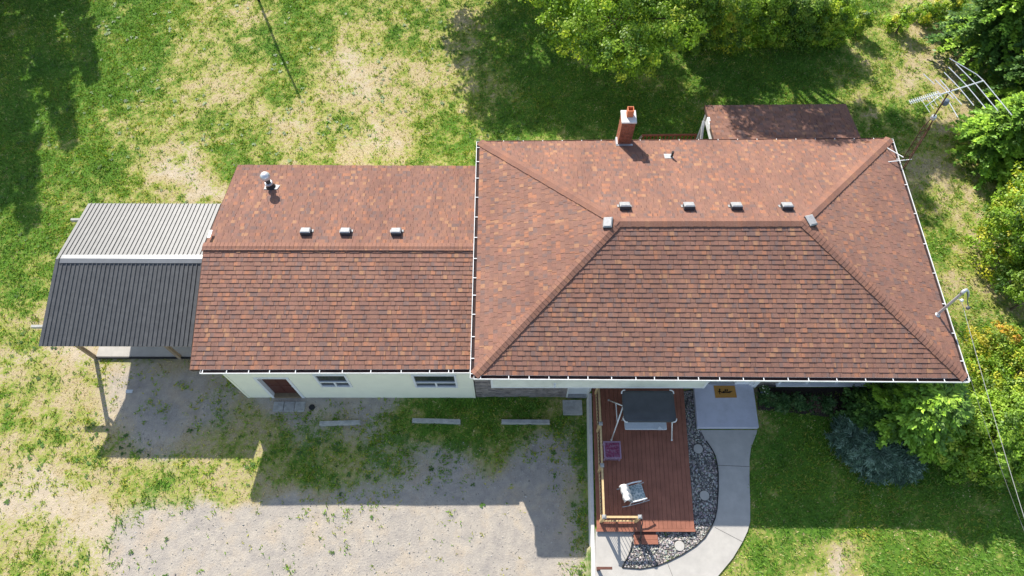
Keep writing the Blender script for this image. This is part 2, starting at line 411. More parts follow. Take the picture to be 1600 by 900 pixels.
def sample(G, u, v):
    a = np.clip((u-20)/40, 0, 38.999); b = np.clip((v-20)/40, 0, 21.999)
    i = a.astype(int); j = b.astype(int); fa = a-i; fb = b-j
    return (G[j, i]*(1-fa)+G[j, i+1]*fa)*(1-fb)+(G[j+1, i]*(1-fa)+G[j+1, i+1]*fa)*fb
def zones(x, y):
    """how green, how much gravel, how sandy the ground is at a place"""
    wx = x+(fbm(x, y, 0.9, 5)-0.5)*1.3; wy = y+(fbm(x, y, 0.9, 6)-0.5)*1.3
    u, v = cells(wx, wy)
    g = sample(GG, u, v); gv = sample(GV, u, v)
    u2, v2 = cells(x, y)
    lawn = (x > WALLX(y)+0.1) & (y < 3.6)
    out = (u2 < -80) | (u2 > 1680) | (v2 < -80) | (v2 > 980)
    g = np.where(out & (~lawn), 0.62, g); 
    n = fbm(x, y, 0.55, 1, 6, 0.72); n2 = fbm(x, y, 2.4, 2, 4, 0.75)
    green = 0.47+(g-0.50)*0.95+(n-0.5)*0.75+(n2-0.5)*0.95
    green = np.where(lawn, 0.76+(g-0.8)*0.95+(n-0.5)*0.6+(n2-0.5)*0.6, green)
    sand = np.clip(0.5+(0.30-g)*2.2+(n2-0.5)*0.9+(fbm(x, y, 0.4, 9)-0.5), 0, 1)
    gv = gv+(n-0.5)*0.6+(n2-0.5)*0.35
    green = np.where(gv > 0.75, np.minimum(green, 0.30+(n2-0.5)*0.9), green)
    fade = sstep(np.maximum(np.abs(x), np.abs(y-10)), 42, 58); green = green*(1-fade)+.62*fade
    return np.clip(green, 0, 1), np.clip(gv, 0, 1), sand*(1-fade)
def axis(a, b, step, far):
    inner = list(np.arange(a, b+1e-6, step)); k = list(np.arange(.6, 30, .6))+[32, 36, 42, 50, 62, 80, 110, 170, far]
    return [a-t for t in k[::-1]]+inner+[b+t for t in k]
def build_ground():
    xs = np.array(axis(-29, 29, 0.15, 400.0)); ys = np.array(axis(-6, 30, 0.15, 400.0))
    X, Y = np.meshgrid(xs, ys)
    # snap a pair of columns on to the retaining wall so that the drop is hidden by it
    c = int(np.argmin(np.abs(xs-2.75)))
    m = Y < 4.4
    X[:, c] = np.where(m[:, c], WALLX(Y[:, c])-0.07, X[:, c]); X[:, c+1] = np.where(m[:, c+1], WALLX(Y[:, c+1])-0.02, X[:, c+1])
    Z = ground_h(X, Y)
    ny, nx = X.shape
    V = np.stack([X, Y, Z], -1).reshape(-1, 3)
    i = np.arange(nx-1)[None, :]+np.arange(ny-1)[:, None]*nx
    F = np.stack([i, i+1, i+1+nx, i+nx], -1).reshape(-1, 4)
    me = bpy.data.meshes.new('ground'); me.vertices.add(len(V)); me.vertices.foreach_set('co', V.astype(np.float32).ravel())
    me.loops.add(F.size); me.loops.foreach_set('vertex_index', F.astype(np.int32).ravel())
    me.polygons.add(len(F)); me.polygons.foreach_set('loop_start', np.arange(0, F.size, 4, dtype=np.int32))
    me.update(calc_edges=True)
    g, gv, sd_ = zones(X.ravel(), Y.ravel())
    a = me.color_attributes.new('zone', 'FLOAT_COLOR', 'POINT')
    a.data.foreach_set('color', np.stack([g, gv, sd_, np.ones_like(g)], -1).astype(np.float32).ravel())
    me.polygons.foreach_set('use_smooth', [True]*len(F))
    me.materials.append(M['ground'])
    return link('ground', me, kind='structure')
ground = build_ground()

# ------------------------------------------------------------------ paths, slabs, beds (upper level z = 0.75)
P2 = lambda pts, z: [tuple(at(u, v, z)[:2]) for u, v in pts]
wall_top = [at(923, 612, .78), at(928.5, 900, .78)]
path_left = P2([(1095,672),(1103,689),(1112,702),(1117,712),(1120,724),(1122,740),(1122,765),(1120,795),(1117,810),(1112,822),(1101,840),(1087,853),(1065,867),(1045,877),(1025,885),(1000,889),(972,887),
                (976,879),(982,868),(986,857),(988,846),(988,838)], .78)
PATH = path_left+[(4.0, -1.70), (2.80, -1.70), (2.66, -3.4), (2.60, -5.6), (6.0, -5.6)]+P2([(1122,900),(1145,872),(1160,847),(1168,830),(1172,815),(1172,780),(1171,755),(1171,737),(1171,719),(1173,702),(1177,690),(1182,677),(1183,672)], .78)
p = MB(); p.prism(PATH, 0.70, 0.79); path = p.build('garden_path', M['conc'], kind='structure')
# recessed joints drawn as slim grooves filled with dark sand
for a, b in (((1122,727),(1171,729)), ((1117,824),(1161,847)), ((1043,880),(1053,905))):
    q = MB(); q.beam(at(*a, .7915), at(*b, .7915), .011, .004); q.build('path_joint', M['edging'], path)
BED = [(2.9, -1.6), (6.05, -1.5), (6.3, 3.2), (6.9, 3.2)]+P2([(1093,668)], .78)+path_left
def rocks():
    n = 17000
    x = rng.uniform(2.9, 7.25, n); y = rng.uniform(-3.0, 3.1, n)
    ok = inpoly(x, y, [(3.05, -1.55), (6.0, -1.55), (6.05, 0), (6.25, 3.1), (6.62, 3.1), (6.56, 1.7)]+path_left) & ~inpoly(x, y, [(2.9, -1.5), (5.95, -1.5), (6.15, 3.1), (2.9, 3.1)])
    for c in STONES: ok &= (x-c.x)**2+(y-c.y)**2 > 0.19**2
    x = x[ok]; y = y[ok]; n = len(x)
    ph = (1+5**.5)/2
    ico = np.array([(-1,ph,0),(1,ph,0),(-1,-ph,0),(1,-ph,0),(0,-1,ph),(0,1,ph),(0,-1,-ph),(0,1,-ph),(ph,0,-1),(ph,0,1),(-ph,0,-1),(-ph,0,1)], float)/1.9
    fc = np.array([(0,11,5),(0,5,1),(0,1,7),(0,7,10),(0,10,11),(1,5,9),(5,11,4),(11,10,2),(10,7,6),(7,1,8),(3,9,4),(3,4,2),(3,2,6),(3,6,8),(3,8,9),(4,9,5),(2,4,11),(6,2,10),(8,6,7),(9,8,1)])
    s = rng.uniform(0.018, 0.040, (n, 1, 1)); st = rng.uniform(.6, 1.3, (n, 1, 3)); st[..., 2] *= .6
    v = ico[None]*(1+rng.uniform(-.18, .18, (n, 12, 1)))*s*st
    a = rng.uniform(0, 6.28, n); ca, sa = np.cos(a)[:, None], np.sin(a)[:, None]
    v = np.stack([v[..., 0]*ca-v[..., 1]*sa, v[..., 0]*sa+v[..., 1]*ca, v[..., 2]], -1)
    v += np.stack([x, y, 0.765+rng.uniform(-.01, .025, n)], -1)[:, None]
    tri = v[:, fc].reshape(-1, 3)
    base = rng.uniform(.10, .50, (n, 1))*np.array([[1, .93, .85]])*(1+rng.uniform(-.12, .12, (n, 3)))
    me = np_mesh('rock_bed', tri, 3, np.repeat(base, 20, axis=0), M['rock'])
    return link('rock_bed', me, kind='stuff')
STONES = [at(1091,701,.8), at(1101,774,.8), at(1062,853,.8)]
b = MB(); b.prism([(2.95,-1.6),(6.0,-1.6),(6.2,3.1),(6.62,3.2),(6.56,1.7)]+path_left, 0.72, 0.762); b.build('bed_soil', plain('dark_fabric_soil', (.10,.095,.09), .95, .3, 20), kind='structure')
rb = rocks(); rb['label'] = 'grey and tan river rock filling the bed between deck and path'
for i, c in enumerate(STONES):
    q = MB(); q.lathe((c.x, c.y, .74), [(0.155, 0), (.165, .01), (.165, .05), (.155, .062)], 22)
    tag(q.build('stepping_stone', M['conc']), ['round concrete stepping stone in the rocks nearest the doormat landing', 'round concrete stepping stone at the middle of the rock bed beside the deck',
        'round concrete stepping stone in sunlit rocks below the deck corner'][i], 'stepping stone', 'round stepping stones in the rock bed')
# black bed edging
q = MB(); ed = [Vector((x, y, .795)) for x, y in path_left[1:-1]]
for a, b_ in zip(ed[:-1], ed[1:]): q.beam(a, b_, .03, .05)
tag(q.build('bed_edging', M['edging']), 'black curved edging strip round the river rock bed', 'edging')
soilm = plain('dark_mulch', (.055,.042,.032), .95, .45, 22, bump=.6, bscale=30)
q = MB(); q.prism([tuple(at(u, v, .77)[:2]) for u, v in ((1184,606),(1184,640),(1240,645),(1300,652),(1330,690),(1390,728),(1450,725),(1530,640),(1400,606))][::-1], .70, .775); q.build('planting_bed', soilm, kind='structure')
# raised landing with the doormat
q = MB(); q.prism([tuple(at(u, v, .95)[:2]) for u, v in ((1090,668),(1186,668),(1176.5,599),(1084,599))], .70, .95)
land = q.build('entry_landing', M['smooth_conc'], kind='structure', bevel=.015)
# retaining wall
q = MB(); ys_ = np.linspace(3.02, -8, 12)
for a, b_ in zip(ys_[:-1], ys_[1:]):
    xa, xb = WALLX(a), WALLX(b_)
    q.add([(xa-.08,a,-.2),(xa+.03,a,-.2),(xb+.03,b_,-.2),(xb-.08,b_,-.2),(xa-.08,a,.80),(xa+.03,a,.80),(xb+.03,b_,.80),(xb-.08,b_,.80)],
          [(0,1,2,3),(4,7,6,5),(0,4,5,1),(1,5,6,2),(2,6,7,3),(3,7,4,0)])
tag(q.build('retaining_wall', M['cap']), 'low pale concrete retaining wall between the driveway strip and the deck', 'retaining wall')
# slab at the lower door, pavers, wheel stops
q = MB(); q.box(1.90, 2.62, 2.43, 3.0, -.02, .10)
sl = q.build('door_slab', M['oldconc'], bevel=.015); tag(sl, 'cracked concrete step slab below the white lower door', 'step slab')
pav = None
for i in range(3):
    if pav is None:
        pav = thing('paver', 'grooved square concrete paver, leftmost of three at the brown door', 'paver', (-8.71, 2.745, 0), 'pavers under the brown door')
        q = MB(); q.box(-8.90, -8.515, 2.55, 2.94, -.01, .035); q.build('slab', M['oldconc'], pav, bevel=.008)
        for k in range(5):
            q = MB(); q.box(-8.885, -8.53, 2.575+k*.072, 2.63+k*.072, .034, .043); q.build('rib', M['oldconc'], pav)
        prev = pav
    else:
        c = copy_tree(pav); c.location = (-8.71+.40*i, 2.745, 0)
        c['label'] = ['', 'grooved square concrete paver, middle of three at the brown door', 'grooved square concrete paver nearest the round black drain lid'][i]
for (a, b_), lb in zip((((498,661),(563,659)), ((643,656),(720,658)), ((783,658),(860,658.5))),
                    ('low concrete wheel stop on dirt nearest the grooved pavers', 'low concrete wheel stop on grass below the wider garage window', 'low concrete wheel stop below the brown stone wall')):
    q = MB(); pa, pb = at(*a, .12), at(*b_, .12); d = (pb-pa).normalized(); n_ = Vector((-d.y, d.x, 0))
    for s0, s1, w, z0, z1 in ((0, 1, .085, -.02, .10), ):
        A, B = Vector((pa.x, pa.y, 0)), Vector((pb.x, pb.y, 0))
        vs_ = [A-n_*.10, B-n_*.10, B+n_*.10, A+n_*.10, A-n_*.07+d*.03, B-n_*.07-d*.03, B+n_*.07-d*.03, A+n_*.07+d*.03]
        vs_ = [v+Vector((0,0,-.03 if i < 4 else .13)) for i, v in enumerate(vs_)]
        q.add(vs_, [(0,3,2,1),(4,5,6,7),(0,1,5,4),(1,2,6,5),(2,3,7,6),(3,0,4,7)])
    tag(q.build('wheel_stop', M['oldconc'], bevel=.012), lb, 'wheel stop', 'concrete wheel stops along the parking strip')
q = MB(); q.lathe((-7.46, 2.72, -.01), [(.11, 0), (.11, .05), (.09, .06), (.03, .065)], 16)
tag(q.build('drain_lid', M['black']), 'small round black drain lid in the dirt beside the pavers', 'drain lid')
q = MB(); q.box(-14.55, -14.30, 3.27, 3.39, 0.0, .04)
tag(q.build('wood_block', M['cushion']), 'small pale block lying on shaded ground below the carport', 'wood block')

# ------------------------------------------------------------------ shingles
EXP = 0.158
VARIANTS = {}
def shingle_mesh(wi, k, thick):
    key = (wi, k, thick)
    if key in VARIANTS: return VARIANTS[key]
    w = (0.17, 0.25, 0.34, 0.46)[wi]; t = 0.024 if thick else 0.015; L = EXP*1.12
    g = 0.009
    vs_ = [(0,0,-.012),(w-g,0,-.012),(w-g,0,t),(0,0,t),(w-g,L,.001),(0,L,.001),(0,L,-.012),(w-g,L,-.012)]
    fs = [(0,1,2,3),(3,2,4,5),(1,7,4,2),(0,3,5,6)]
    uo, vo = random.uniform(0, 80), float(random.randint(0, 400))
    uvs = {0:(0,0),1:(w,0),2:(w,.05),3:(0,.05),4:(w,.9),5:(0,.9),6:(0,.9),7:(w,.9)}
    me = bpy.data.meshes.new('shingle'); me.from_pydata(vs_, [], fs); uvl = me.uv_layers.new(name='UVMap')
    for lp in me.loops:
        a, b_ = uvs[lp.vertex_index]; uvl.data[lp.index].uv = (uo+a, vo+.02+b_)
    me.materials.append(M['shingle']); VARIANTS[key] = (me, w, np.array(vs_), fs, uvs, uo, vo); return VARIANTS[key]
def lay_roof(slopes, parent, limit=300, mat=None):
    """slopes: (eaveL, eaveR, ridgeL, ridgeR). Pieces that show largest become parts, the rest one mesh."""
    pcs = []
    for si, (eL, eR, rL, rR) in enumerate(slopes):
        eL, eR, rL, rR = map(Vector, (eL, eR, rL, rR))
        up = ((rL+rR)/2-(eL+eR)/2); ex = (eR-eL).normalized(); up = (up-ex*up.dot(ex)); L = up.length; up.normalize(); nr = ex.cross(up).normalized()
        nc = int(L/EXP)+1
        for c in range(nc):
            f = min(1, c*EXP/L); f2 = min(1, (c+.9)*EXP/L); a = eL.lerp(rL, f); b_ = eR.lerp(rR, f)
            dx = (b_-a).normalized() if (b_-a).length > .05 else ex
            a = a+dx*max(0, dx.dot(eL.lerp(rL, f2)-a)); b_ = b_-dx*max(0, -dx.dot(eR.lerp(rR, f2)-b_)); W_ = dx.dot(b_-a)
            if si % 2 == 0 or True: s = 0.0; first = True
            tk = random.random() < .5
            while s < W_-0.03:
                wi = random.choices((0,1,2,3), (2,4,4,2) if tk else (3,4,2,1))[0]; w = (0.17,0.25,0.34,0.46)[wi]
                sc = 1.0
                if first: sc = random.uniform(.35, 1.0); first = False
                if s+w*sc > W_-.05: sc = (W_-s)/w
                pos = a+dx*s
                pcs.append((pos, dx*sc, up, nr, wi, random.randint(0, 11), tk)); s += w*sc; tk = not tk if random.random() < .8 else tk
    def size(p_):
        d = CAM-p_[0]; return (0.17,0.25,0.34,0.46)[p_[4]]*p_[1].length*d.normalized().dot(p_[3])/d.length_squared
    order = sorted(range(len(pcs)), key=lambda i: -size(pcs[i])); top = set(order[:limit])
    V = []; F = []; UV = []
    w0 = Vector(parent.matrix_world.translation)
    for i, (pos, dx, up, nr, wi, k, tk) in enumerate(pcs):
        me, w, vv, fs, uvs, uo, vo = shingle_mesh(wi, k, tk)
        m = Matrix(((dx.x, up.x, nr.x, pos.x), (dx.y, up.y, nr.y, pos.y), (dx.z, up.z, nr.z, pos.z), (0,0,0,1)))
        if i in top:
            o = bpy.data.objects.new('shingle', me); COL.objects.link(o); o.parent = parent
            o.matrix_basis = Matrix.Translation(-ploc(parent)) @ m
        else:
            o_ = len(V); uo2 = random.uniform(0, 500); vo2 = float(random.randint(0, 3000))
            M3 = np.array([list(dx), list(up), list(nr)])
            V.extend((vv @ M3 + np.array(pos)).tolist())
            for f in fs:
                F.append(tuple(j+o_ for j in f)); UV.extend([(uo2+uvs[j][0], vo2+.02+uvs[j][1]) for j in f])
    me = bpy.data.meshes.new('shingle_field'); me.from_pydata(V, [], F); l = me.uv_layers.new(name='UVMap')
    l.data.foreach_set('uv', np.array(UV, np.float32).ravel()); me.materials.append(mat or M['shingle'])
    return link('shingle_field', me, parent, 'stuff')
def ploc(o):
    w = Vector((0,0,0))
    while o is not None: w += o.location; o = o.parent
    return w
def cap_row(p0, p1, nL, nR, parent, name, width=.165, mat=None):
    """overlapping cap shingles bent over a hip or ridge from p0 (low) to p1"""
    p0, p1 = Vector(p0), Vector(p1); d = (p1-p0); L = d.length; d.normalize()
    nL = Vector(nL).normalized(); nR = Vector(nR).normalized()
    aL = nL.cross(d).normalized(); aR = d.cross(nR).normalized()
    if aL.z > 0: aL = -aL
    if aR.z > 0: aR = -aR
    if (aL-aR).length < .1: aR = -aR
    nm = (nL+nR).normalized(); V = []; F = []; UV = []
    k = int(L/.145)
    for i in range(k+1):
        s = i*.145; e = min(s+.17, L+.05); t0 = .046+random.uniform(0, .004); t1 = .036; w = width*random.uniform(.97, 1.05)
        a = p0+d*s; b_ = p0+d*e; o = len(V); uo = random.uniform(0, 300); vo = float(random.randint(0, 900))
        V += [a+aL*w+nL*t0, a+nm*(t0+.008), a+aR*w+nR*t0, b_+aL*w+nL*t1, b_+nm*(t1+.008), b_+aR*w+nR*t1,
              a+aL*w-nL*.01, a-nm*.01, a+aR*w-nR*.01, b_+aL*w-nL*.01, b_+aR*w-nR*.01]
        fs = [(0,1,4,3),(1,2,5,4),(0,6,7,1),(1,7,8,2),(0,3,9,6),(2,8,10,5)]
        F += [tuple(j+o for j in f) for f in fs]
        for f in fs: UV.extend([(uo+(.0 if j % 3 == 0 else .1), vo+.3) for j in f])
    me = bpy.data.meshes.new(name); me.from_pydata([tuple(v) for v in V], [], F); l = me.uv_layers.new(name='UVMap')
    l.data.foreach_set('uv', np.array(UV, np.float32).ravel()); me.materials.append(mat or M['cap_shingle'])
    return link(name, me, parent, 'stuff')
def nrm(a, b, c): n = (Vector(b)-Vector(a)).cross(Vector(c)-Vector(a)).normalized(); return n if n.z > 0 else -n

def gutter(p0, p1, out, parent, hangers, zt=-.012, w=.14, lip=.07, gm=None):
    """U-shaped eave gutter from p0 to p1; out = horizontal unit vector away from the roof"""
    p0, p1, out = Vector(p0), Vector(p1), Vector(out); Z = Vector((0,0,1)); d = (p1-p0).normalized()
    a, b_ = p0+Z*zt-out*.01, p1+Z*zt-out*.01; q = MB()
    q.beam(a+out*.006-Z*lip/2, b_+out*.006-Z*lip/2, .006, lip)
    q.beam(a+out*(w)-Z*lip/2, b_+out*(w)-Z*lip/2, .012, lip)
    q.beam(a+out*(w-.004)+Z*.003, b_+out*(w-.004)+Z*.003, .020, .010)
    q.beam(a+out*w/2-Z*lip, b_+out*w/2-Z*lip, w, .006)
    for e in (a, b_): q.beam(e+out*w/2-Z*(lip/2)-d*.004, e+out*w/2-Z*(lip/2)+d*.004, w, lip)
    g = q.build('gutter', gm or M['white'], parent)
    q = MB(); q.beam(a+out*w/2-Z*(lip-.022)+d*.01, b_+out*w/2-Z*(lip-.022)-d*.01, w-.016, .03); q.build('gutter_debris_shade', M['debris_shade'], g)
    L = (b_-a).length
    for s in hangers:
        c = a+d*(L*s); q = MB(); q.beam(c+out*.0+Z*.006, c+out*(w+.004)+Z*.008, .024, .010); q.build('gutter_hanger', M['white'], g)
    return g

# ------------------------------------------------------------------ main house
E_ = 4.087
NW, NE, SE, SW = at(750,222,E_), at(1390,217.5,E_), at(1508,591,E_), at(741,586,E_)
RW, RE = at(966,347,5.75), at(1254,346.5,5.75)
house = thing('brick_bungalow', 'large bungalow with hipped brown shingle roof, stone wall and chimney', 'house', (6.6, 7.2, 0))
b = MB(); dz = Vector((0,0,-.03))
b.add([NW+dz, NE+dz, SE+dz, SW+dz, RW+dz, RE+dz, NW+dz*6, NE+dz*6, SE+dz*6, SW+dz*6], [(3,2,5,4),(1,0,4,5),(0,3,4),(2,1,5),(9,6,7,8),(0,6,9,3),(3,9,8,2),(2,8,7,1),(1,7,6,0)])
roof = b.build('roof', M['deckunder'], house)
lay_roof([(SW, SE, RW, RE), (NE, NW, RE, RW), (NW, SW, RW, RW), (SE, NE, RE, RE)], roof)
nS, nN, nWt, nE = nrm(SW, SE, RW), nrm(NE, NW, RE), nrm(NW, SW, RW), nrm(SE, NE, RE)
cap_row(SW, RW, nWt, nS, roof, 'hip_cap'); cap_row(SE, RE, nS, nE, roof, 'hip_cap')
cap_row(NW, RW, nN, nWt, roof, 'hip_cap'); cap_row(NE, RE, nE, nN, roof, 'hip_cap')
cap_row(RW, RE, nN, nS, roof, 'ridge_cap')
px2s = lambda pts, a, b_: [(p-a)/(b_-a) for p in pts]
ox = Vector((0,-1,0))
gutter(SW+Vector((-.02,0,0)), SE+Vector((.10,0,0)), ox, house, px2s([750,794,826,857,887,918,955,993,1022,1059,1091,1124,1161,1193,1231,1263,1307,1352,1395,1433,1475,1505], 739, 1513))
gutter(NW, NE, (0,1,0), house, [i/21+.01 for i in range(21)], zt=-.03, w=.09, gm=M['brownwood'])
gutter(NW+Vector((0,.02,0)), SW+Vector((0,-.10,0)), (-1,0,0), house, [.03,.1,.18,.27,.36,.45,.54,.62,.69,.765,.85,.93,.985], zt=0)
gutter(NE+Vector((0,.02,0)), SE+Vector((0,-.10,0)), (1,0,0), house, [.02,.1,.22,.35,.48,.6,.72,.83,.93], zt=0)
# walls
WX0, WX1, WY0, WY1 = -1.33, 13.9, 3.12, 11.35
q = MB()
q.box(WX0, 2.03, WY0+.05, WY0+.20, -.2, 3.95)
q.box(WX0+.02, WX0+.2, WY0+.2, WY1, -.2, 3.95); q.box(WX0+.2, WX1-.2, WY1-.2, WY1, -.2, 3.95); q.box(WX1-.2, WX1, WY0+.33, WY1, .4, 3.95)
q.box(2.03, 6.56, WY0+.12, WY0+.26, 2.1, 3.95); q.box(2.88, 6.56, WY0+.14, WY0+.27, -.2, 3.95)
q.box(6.56, 6.76, WY0+.14, WY0+.42, .4, 3.95)
q.box(6.76, 8.72, WY0+.42, WY0+.55, 3.05, 3.95)
q.box(8.88, 9.62, WY0+.20, WY0+.33, .4, 3.95); q.box(12.75, WX1, WY0+.20, WY0+.33, .4, 3.95)
q.box(9.62, 12.75, WY0+.20, WY0+.33, .4, 1.16); q.box(9.62, 12.75, WY0+.20, WY0+.33, 2.75, 3.95)
q.build('wall', M['mortar'], house)
q = MB(); q.box(WX0-.0, WX1, 2.53, WY0+.05, 3.90, 3.93); q.box(WX0, WX1, WY1, 11.85, 3.9, 3.93); q.box(-1.2, WX0+.02, 2.53, 11.8, 3.9, 3.93); q.box(WX1, 14.35, 2.53, 11.9, 3.9, 3.93)
q.build('soffit', M['white'], house)
def ledge(x0, x1, y, z0, z1, parent):
    q = MB(); z = z0
    while z < z1-.02:
        h = random.choice((.05, .065, .08)); h = min(h, z1-z); x = x0
        while x < x1-.02:
            w = min(random.uniform(.14, .55), x1-x); d = random.uniform(.012, .045)
            q.box(x+.003, x+w-.003, y-d, y+.02, z+.003, z+h-.003); x += w
        z += h
    o = q.build('stone_veneer', M['stone'], parent, 'stuff'); return o
ledge(WX0, 2.03, WY0+.05, 0, 3.9, house)
ledge(8.88, WX1, WY0+.20, .75, 1.16, house); ledge(8.88, 9.60, WY0+.20, 1.16, 3.9, house)
# projecting panel wall under the front eave
q = MB(); q.box(-.69, 6.49, 2.60, WY0+.05, 2.64, 3.90); bay = q.build('projecting_bay', M['panel'], house, bevel=.004)
q = MB(); q.box(6.42, 6.50, 2.585, 2.60, 2.635, 3.89); q.box(-.70, -.63, 2.585, 2.60, 2.635, 3.89); q.box(-.63, 6.42, 2.589, 2.60, 2.635, 2.68); q.build('corner_trim', M['trim'], bay)
q = MB(); c = (1.42, 2.60, 3.05); q.tube([(c[0], 2.605, 3.03), (c[0], 2.55, 3.03)], .05, 14); q.tube([(c[0], 2.56, 3.03), (c[0], 2.50, 2.99)], [.03, .045], 12); q.build('wall_lamp', M['trim'], bay)
# lower white door
q = MB(); q.box(2.09, 2.80, WY0+.10, WY0+.14, .12, 2.08); d = q.build('lower_door', M['trim'], house)
q = MB(); q.box(2.03, 2.09, WY0-.01, WY0+.15, .0, 2.12); q.box(2.80, 2.88, WY0-.02, WY0+.15, 0, 2.12); q.box(2.09, 2.80, WY0, WY0+.13, 2.08, 2.12); q.build('door_frame', M['white'], d)
q = MB(); q.box(2.09, 2.80, WY0-.03, WY0+.10, .0, .11); q.build('threshold', M['ventgrey'], d)
q = MB(); q.tube([(2.18, WY0+.10, 1.0), (2.18, WY0+.04, 1.0)], .022, 8); q.build('door_knob', M['galv'], d)
# entry door, side panel
q = MB(); q.box(7.20, 8.12, WY0+.36, WY0+.41, .99, 3.05); d = q.build('entry_door', M['trim'], house)
q = MB(); q.box(7.20, 8.12, WY0+.20, WY0+.37, .95, 1.0); q.build('threshold', M['ventgrey'], d)
q = MB(); q.box(8.12, 8.62, WY0+.20, WY0+.42, .95, 3.05); q.box(8.72, 8.88, WY0+.10, WY0+.36, .80, 3.6); q.box(6.76, 7.20, WY0+.26, WY0+.42, .95, 3.05); q.box(8.62, 8.72, WY0+.16, WY0+.42, .90, 3.05)
q.build('door_frame', M['trim'], d)
q = MB(); q.tube([(7.29, WY0+.36, 1.95), (7.29, WY0+.30, 1.95)], .025, 8); q.build('door_knob', M['galv'], d)
# picture window of three lights
win = MB(); y0 = WY0+.15
win.box(9.55, 12.82, y0-.10, y0+.06, 1.12, 1.18); win.box(9.62, 9.70, y0, y0+.1, 1.18, 2.75); win.box(12.67, 12.75, y0, y0+.1, 1.18, 2.75); win.box(9.70, 12.67, y0, y0+.1, 2.68, 2.75)
for x in (10.62, 11.70): win.box(x, x+.07, y0+.01, y0+.09, 1.18, 2.68)
w = win.build('picture_window', M['trim'], house)
for x0, x1 in ((9.70,10.62),(10.69,11.70),(11.77,12.67)):
    q = MB(); q.box(x0, x1, y0+.05, y0+.065, 1.18, 2.68); q.build('pane', M['glass'], w)
# chimney
def brick_block(x0, x1, y0, y1, z0, z1, parent):
    q = MB(); h = .062; z = z0; r = 0
    while z < z1-.03:
        for side in range(4):
            L = (x1-x0) if side in (0, 2) else (y1-y0); s = 0 if r % 2 == 0 else -.10
            while s < L-.01:
                a, b_ = max(s, 0), min(s+.20, L); s += .21
                if b_-a < .02: continue
                d = .016+random.uniform(0, .005)
                zz0, zz1 = z+.004, min(z+h, z1)
                if side == 0: q.box(x0+a, x0+b_, y0-d, y0+.02, zz0, zz1)
                elif side == 1: q.box(x1-.02, x1+d, y0+a, y0+b_, zz0, zz1)
                elif side == 2: q.box(x0+a, x0+b_, y1-.02, y1+d, zz0, zz1)
                else: q.box(x0-d, x0+.02, y0+a, y0+b_, zz0, zz1)
        z += h+.010; r += 1
    return q.build('brick_courses', M['brick'], parent, 'stuff')
CX0, CX1, CY0, CY1 = 4.01, 4.47, 11.72, 12.22
q = MB(); q.box(CX0, CX1, CY0, CY1, .4, 5.40); ch = q.build('chimney', M['mortar'], roof)
brick_block(CX0, CX1, CY0, CY1, 3.6, 5.40, ch)
q = MB(); q.box(CX0-.045, CX1+.045, CY0-.045, CY1+.045, 5.40, 5.47); q.build('chimney_cap', M['cap'], ch, bevel=.012)
q = MB(); fx, fy, hw = 4.27, 12.03, .115
for a in ((-hw,hw,-hw,-hw+.03),(-hw,hw,hw-.03,hw),(-hw,-hw+.03,-hw+.03,hw-.03),(hw-.03,hw,-hw+.03,hw-.03)): q.box(fx+a[0], fx+a[1], fy+a[2], fy+a[3], 5.46, 5.80)
q.box(fx-hw+.03, fx+hw-.03, fy-hw+.03, fy+hw-.03, 5.46, 5.48); q.build('flue_pot', M['clay'], ch)
q = MB(); q.box(CX0-.09, CX0-.02, CY0-.06, CY0+.3, 4.05, 4.26); q.box(CX0-.09, CX1+.08, CY0-.10, CY0-.02, 4.18, 4.24); q.build('flashing', M['galv'], ch)
# vents
def box_vent(parent, c, n, side=None, w=.36):
    """low square louvre vent sitting on a slope with normal n"""
    n = Vector(n).normalized(); c = Vector(c)
    ax = Vector((1,0,0)) if side is None else Vector(side); ax = (ax-n*ax.dot(n)).normalized(); ay = n.cross(ax)
    def tr(x, y, z): return c+ax*x+ay*y+n*z
    q = MB(); h = w/2
    q.add([tr(-h,-h*.75,.03), tr(h,-h*.75,.03), tr(h,h*.75,.03), tr(-h,h*.75,.03), tr(-h*.97,-h*.72,.17), tr(h*.97,-h*.72,.17), tr(h*.97,h*.7,.15), tr(-h*.97,h*.7,.15)],
          [(0,3,2,1),(4,5,6,7),(0,1,5,4),(1,2,6,5),(2,3,7,6),(3,0,4,7)])
    v = q.build('roof_vent', M['ventside'], parent)
    q = MB(); q.add([tr(-h,-h*.76,.172), tr(h,-h*.76,.172), tr(h,h*.76,.152), tr(-h,h*.76,.152), tr(-h*.80,-h*.58,.21), tr(h*.80,-h*.58,.21), tr(h*.80,h*.58,.195), tr(-h*.80,h*.58,.195)],
          [(0,3,2,1),(4,5,6,7),(0,1,5,4),(1,2,6,5),(2,3,7,6),(3,0,4,7)]); q.build('vent_hood', M['ventgrey'], v)
    q = MB(); q.add([tr(-h-.06,h*.2,.032), tr(h+.06,h*.2,.032), tr(h+.06,h*.9,.032), tr(-h-.06,h*.9,.032), tr(-h-.06,h*.2,.038), tr(h+.06,h*.2,.038), tr(h+.06,h*.9,.038), tr(-h-.06,h*.9,.038)],
          [(0,3,2,1),(4,5,6,7),(0,1,5,4),(1,2,6,5),(2,3,7,6),(3,0,4,7)]); q.build('vent_flange', M['ventgrey'], v)
for x in (3.78, 5.93, 7.52, 9.22):
    box_vent(roof, (x, 7.93, 5.75-(7.93-7.26)*.354), nN)
box_vent(roof, (3.18, 7.22, 5.60), (nWt*.8+Vector((0,0,.3))), side=(.15, 1, 0), w=.40)
box_vent(roof, (9.80, 7.30, 5.62), (nE*.8+Vector((0,0,.3))), side=(-.35, 1, 0), w=.40)
q = MB(); q.tube([(5.88, 10.88, 4.40), (5.88, 10.88, 4.80)], .045, 12); q.build('plumbing_vent', M['black'], roof)
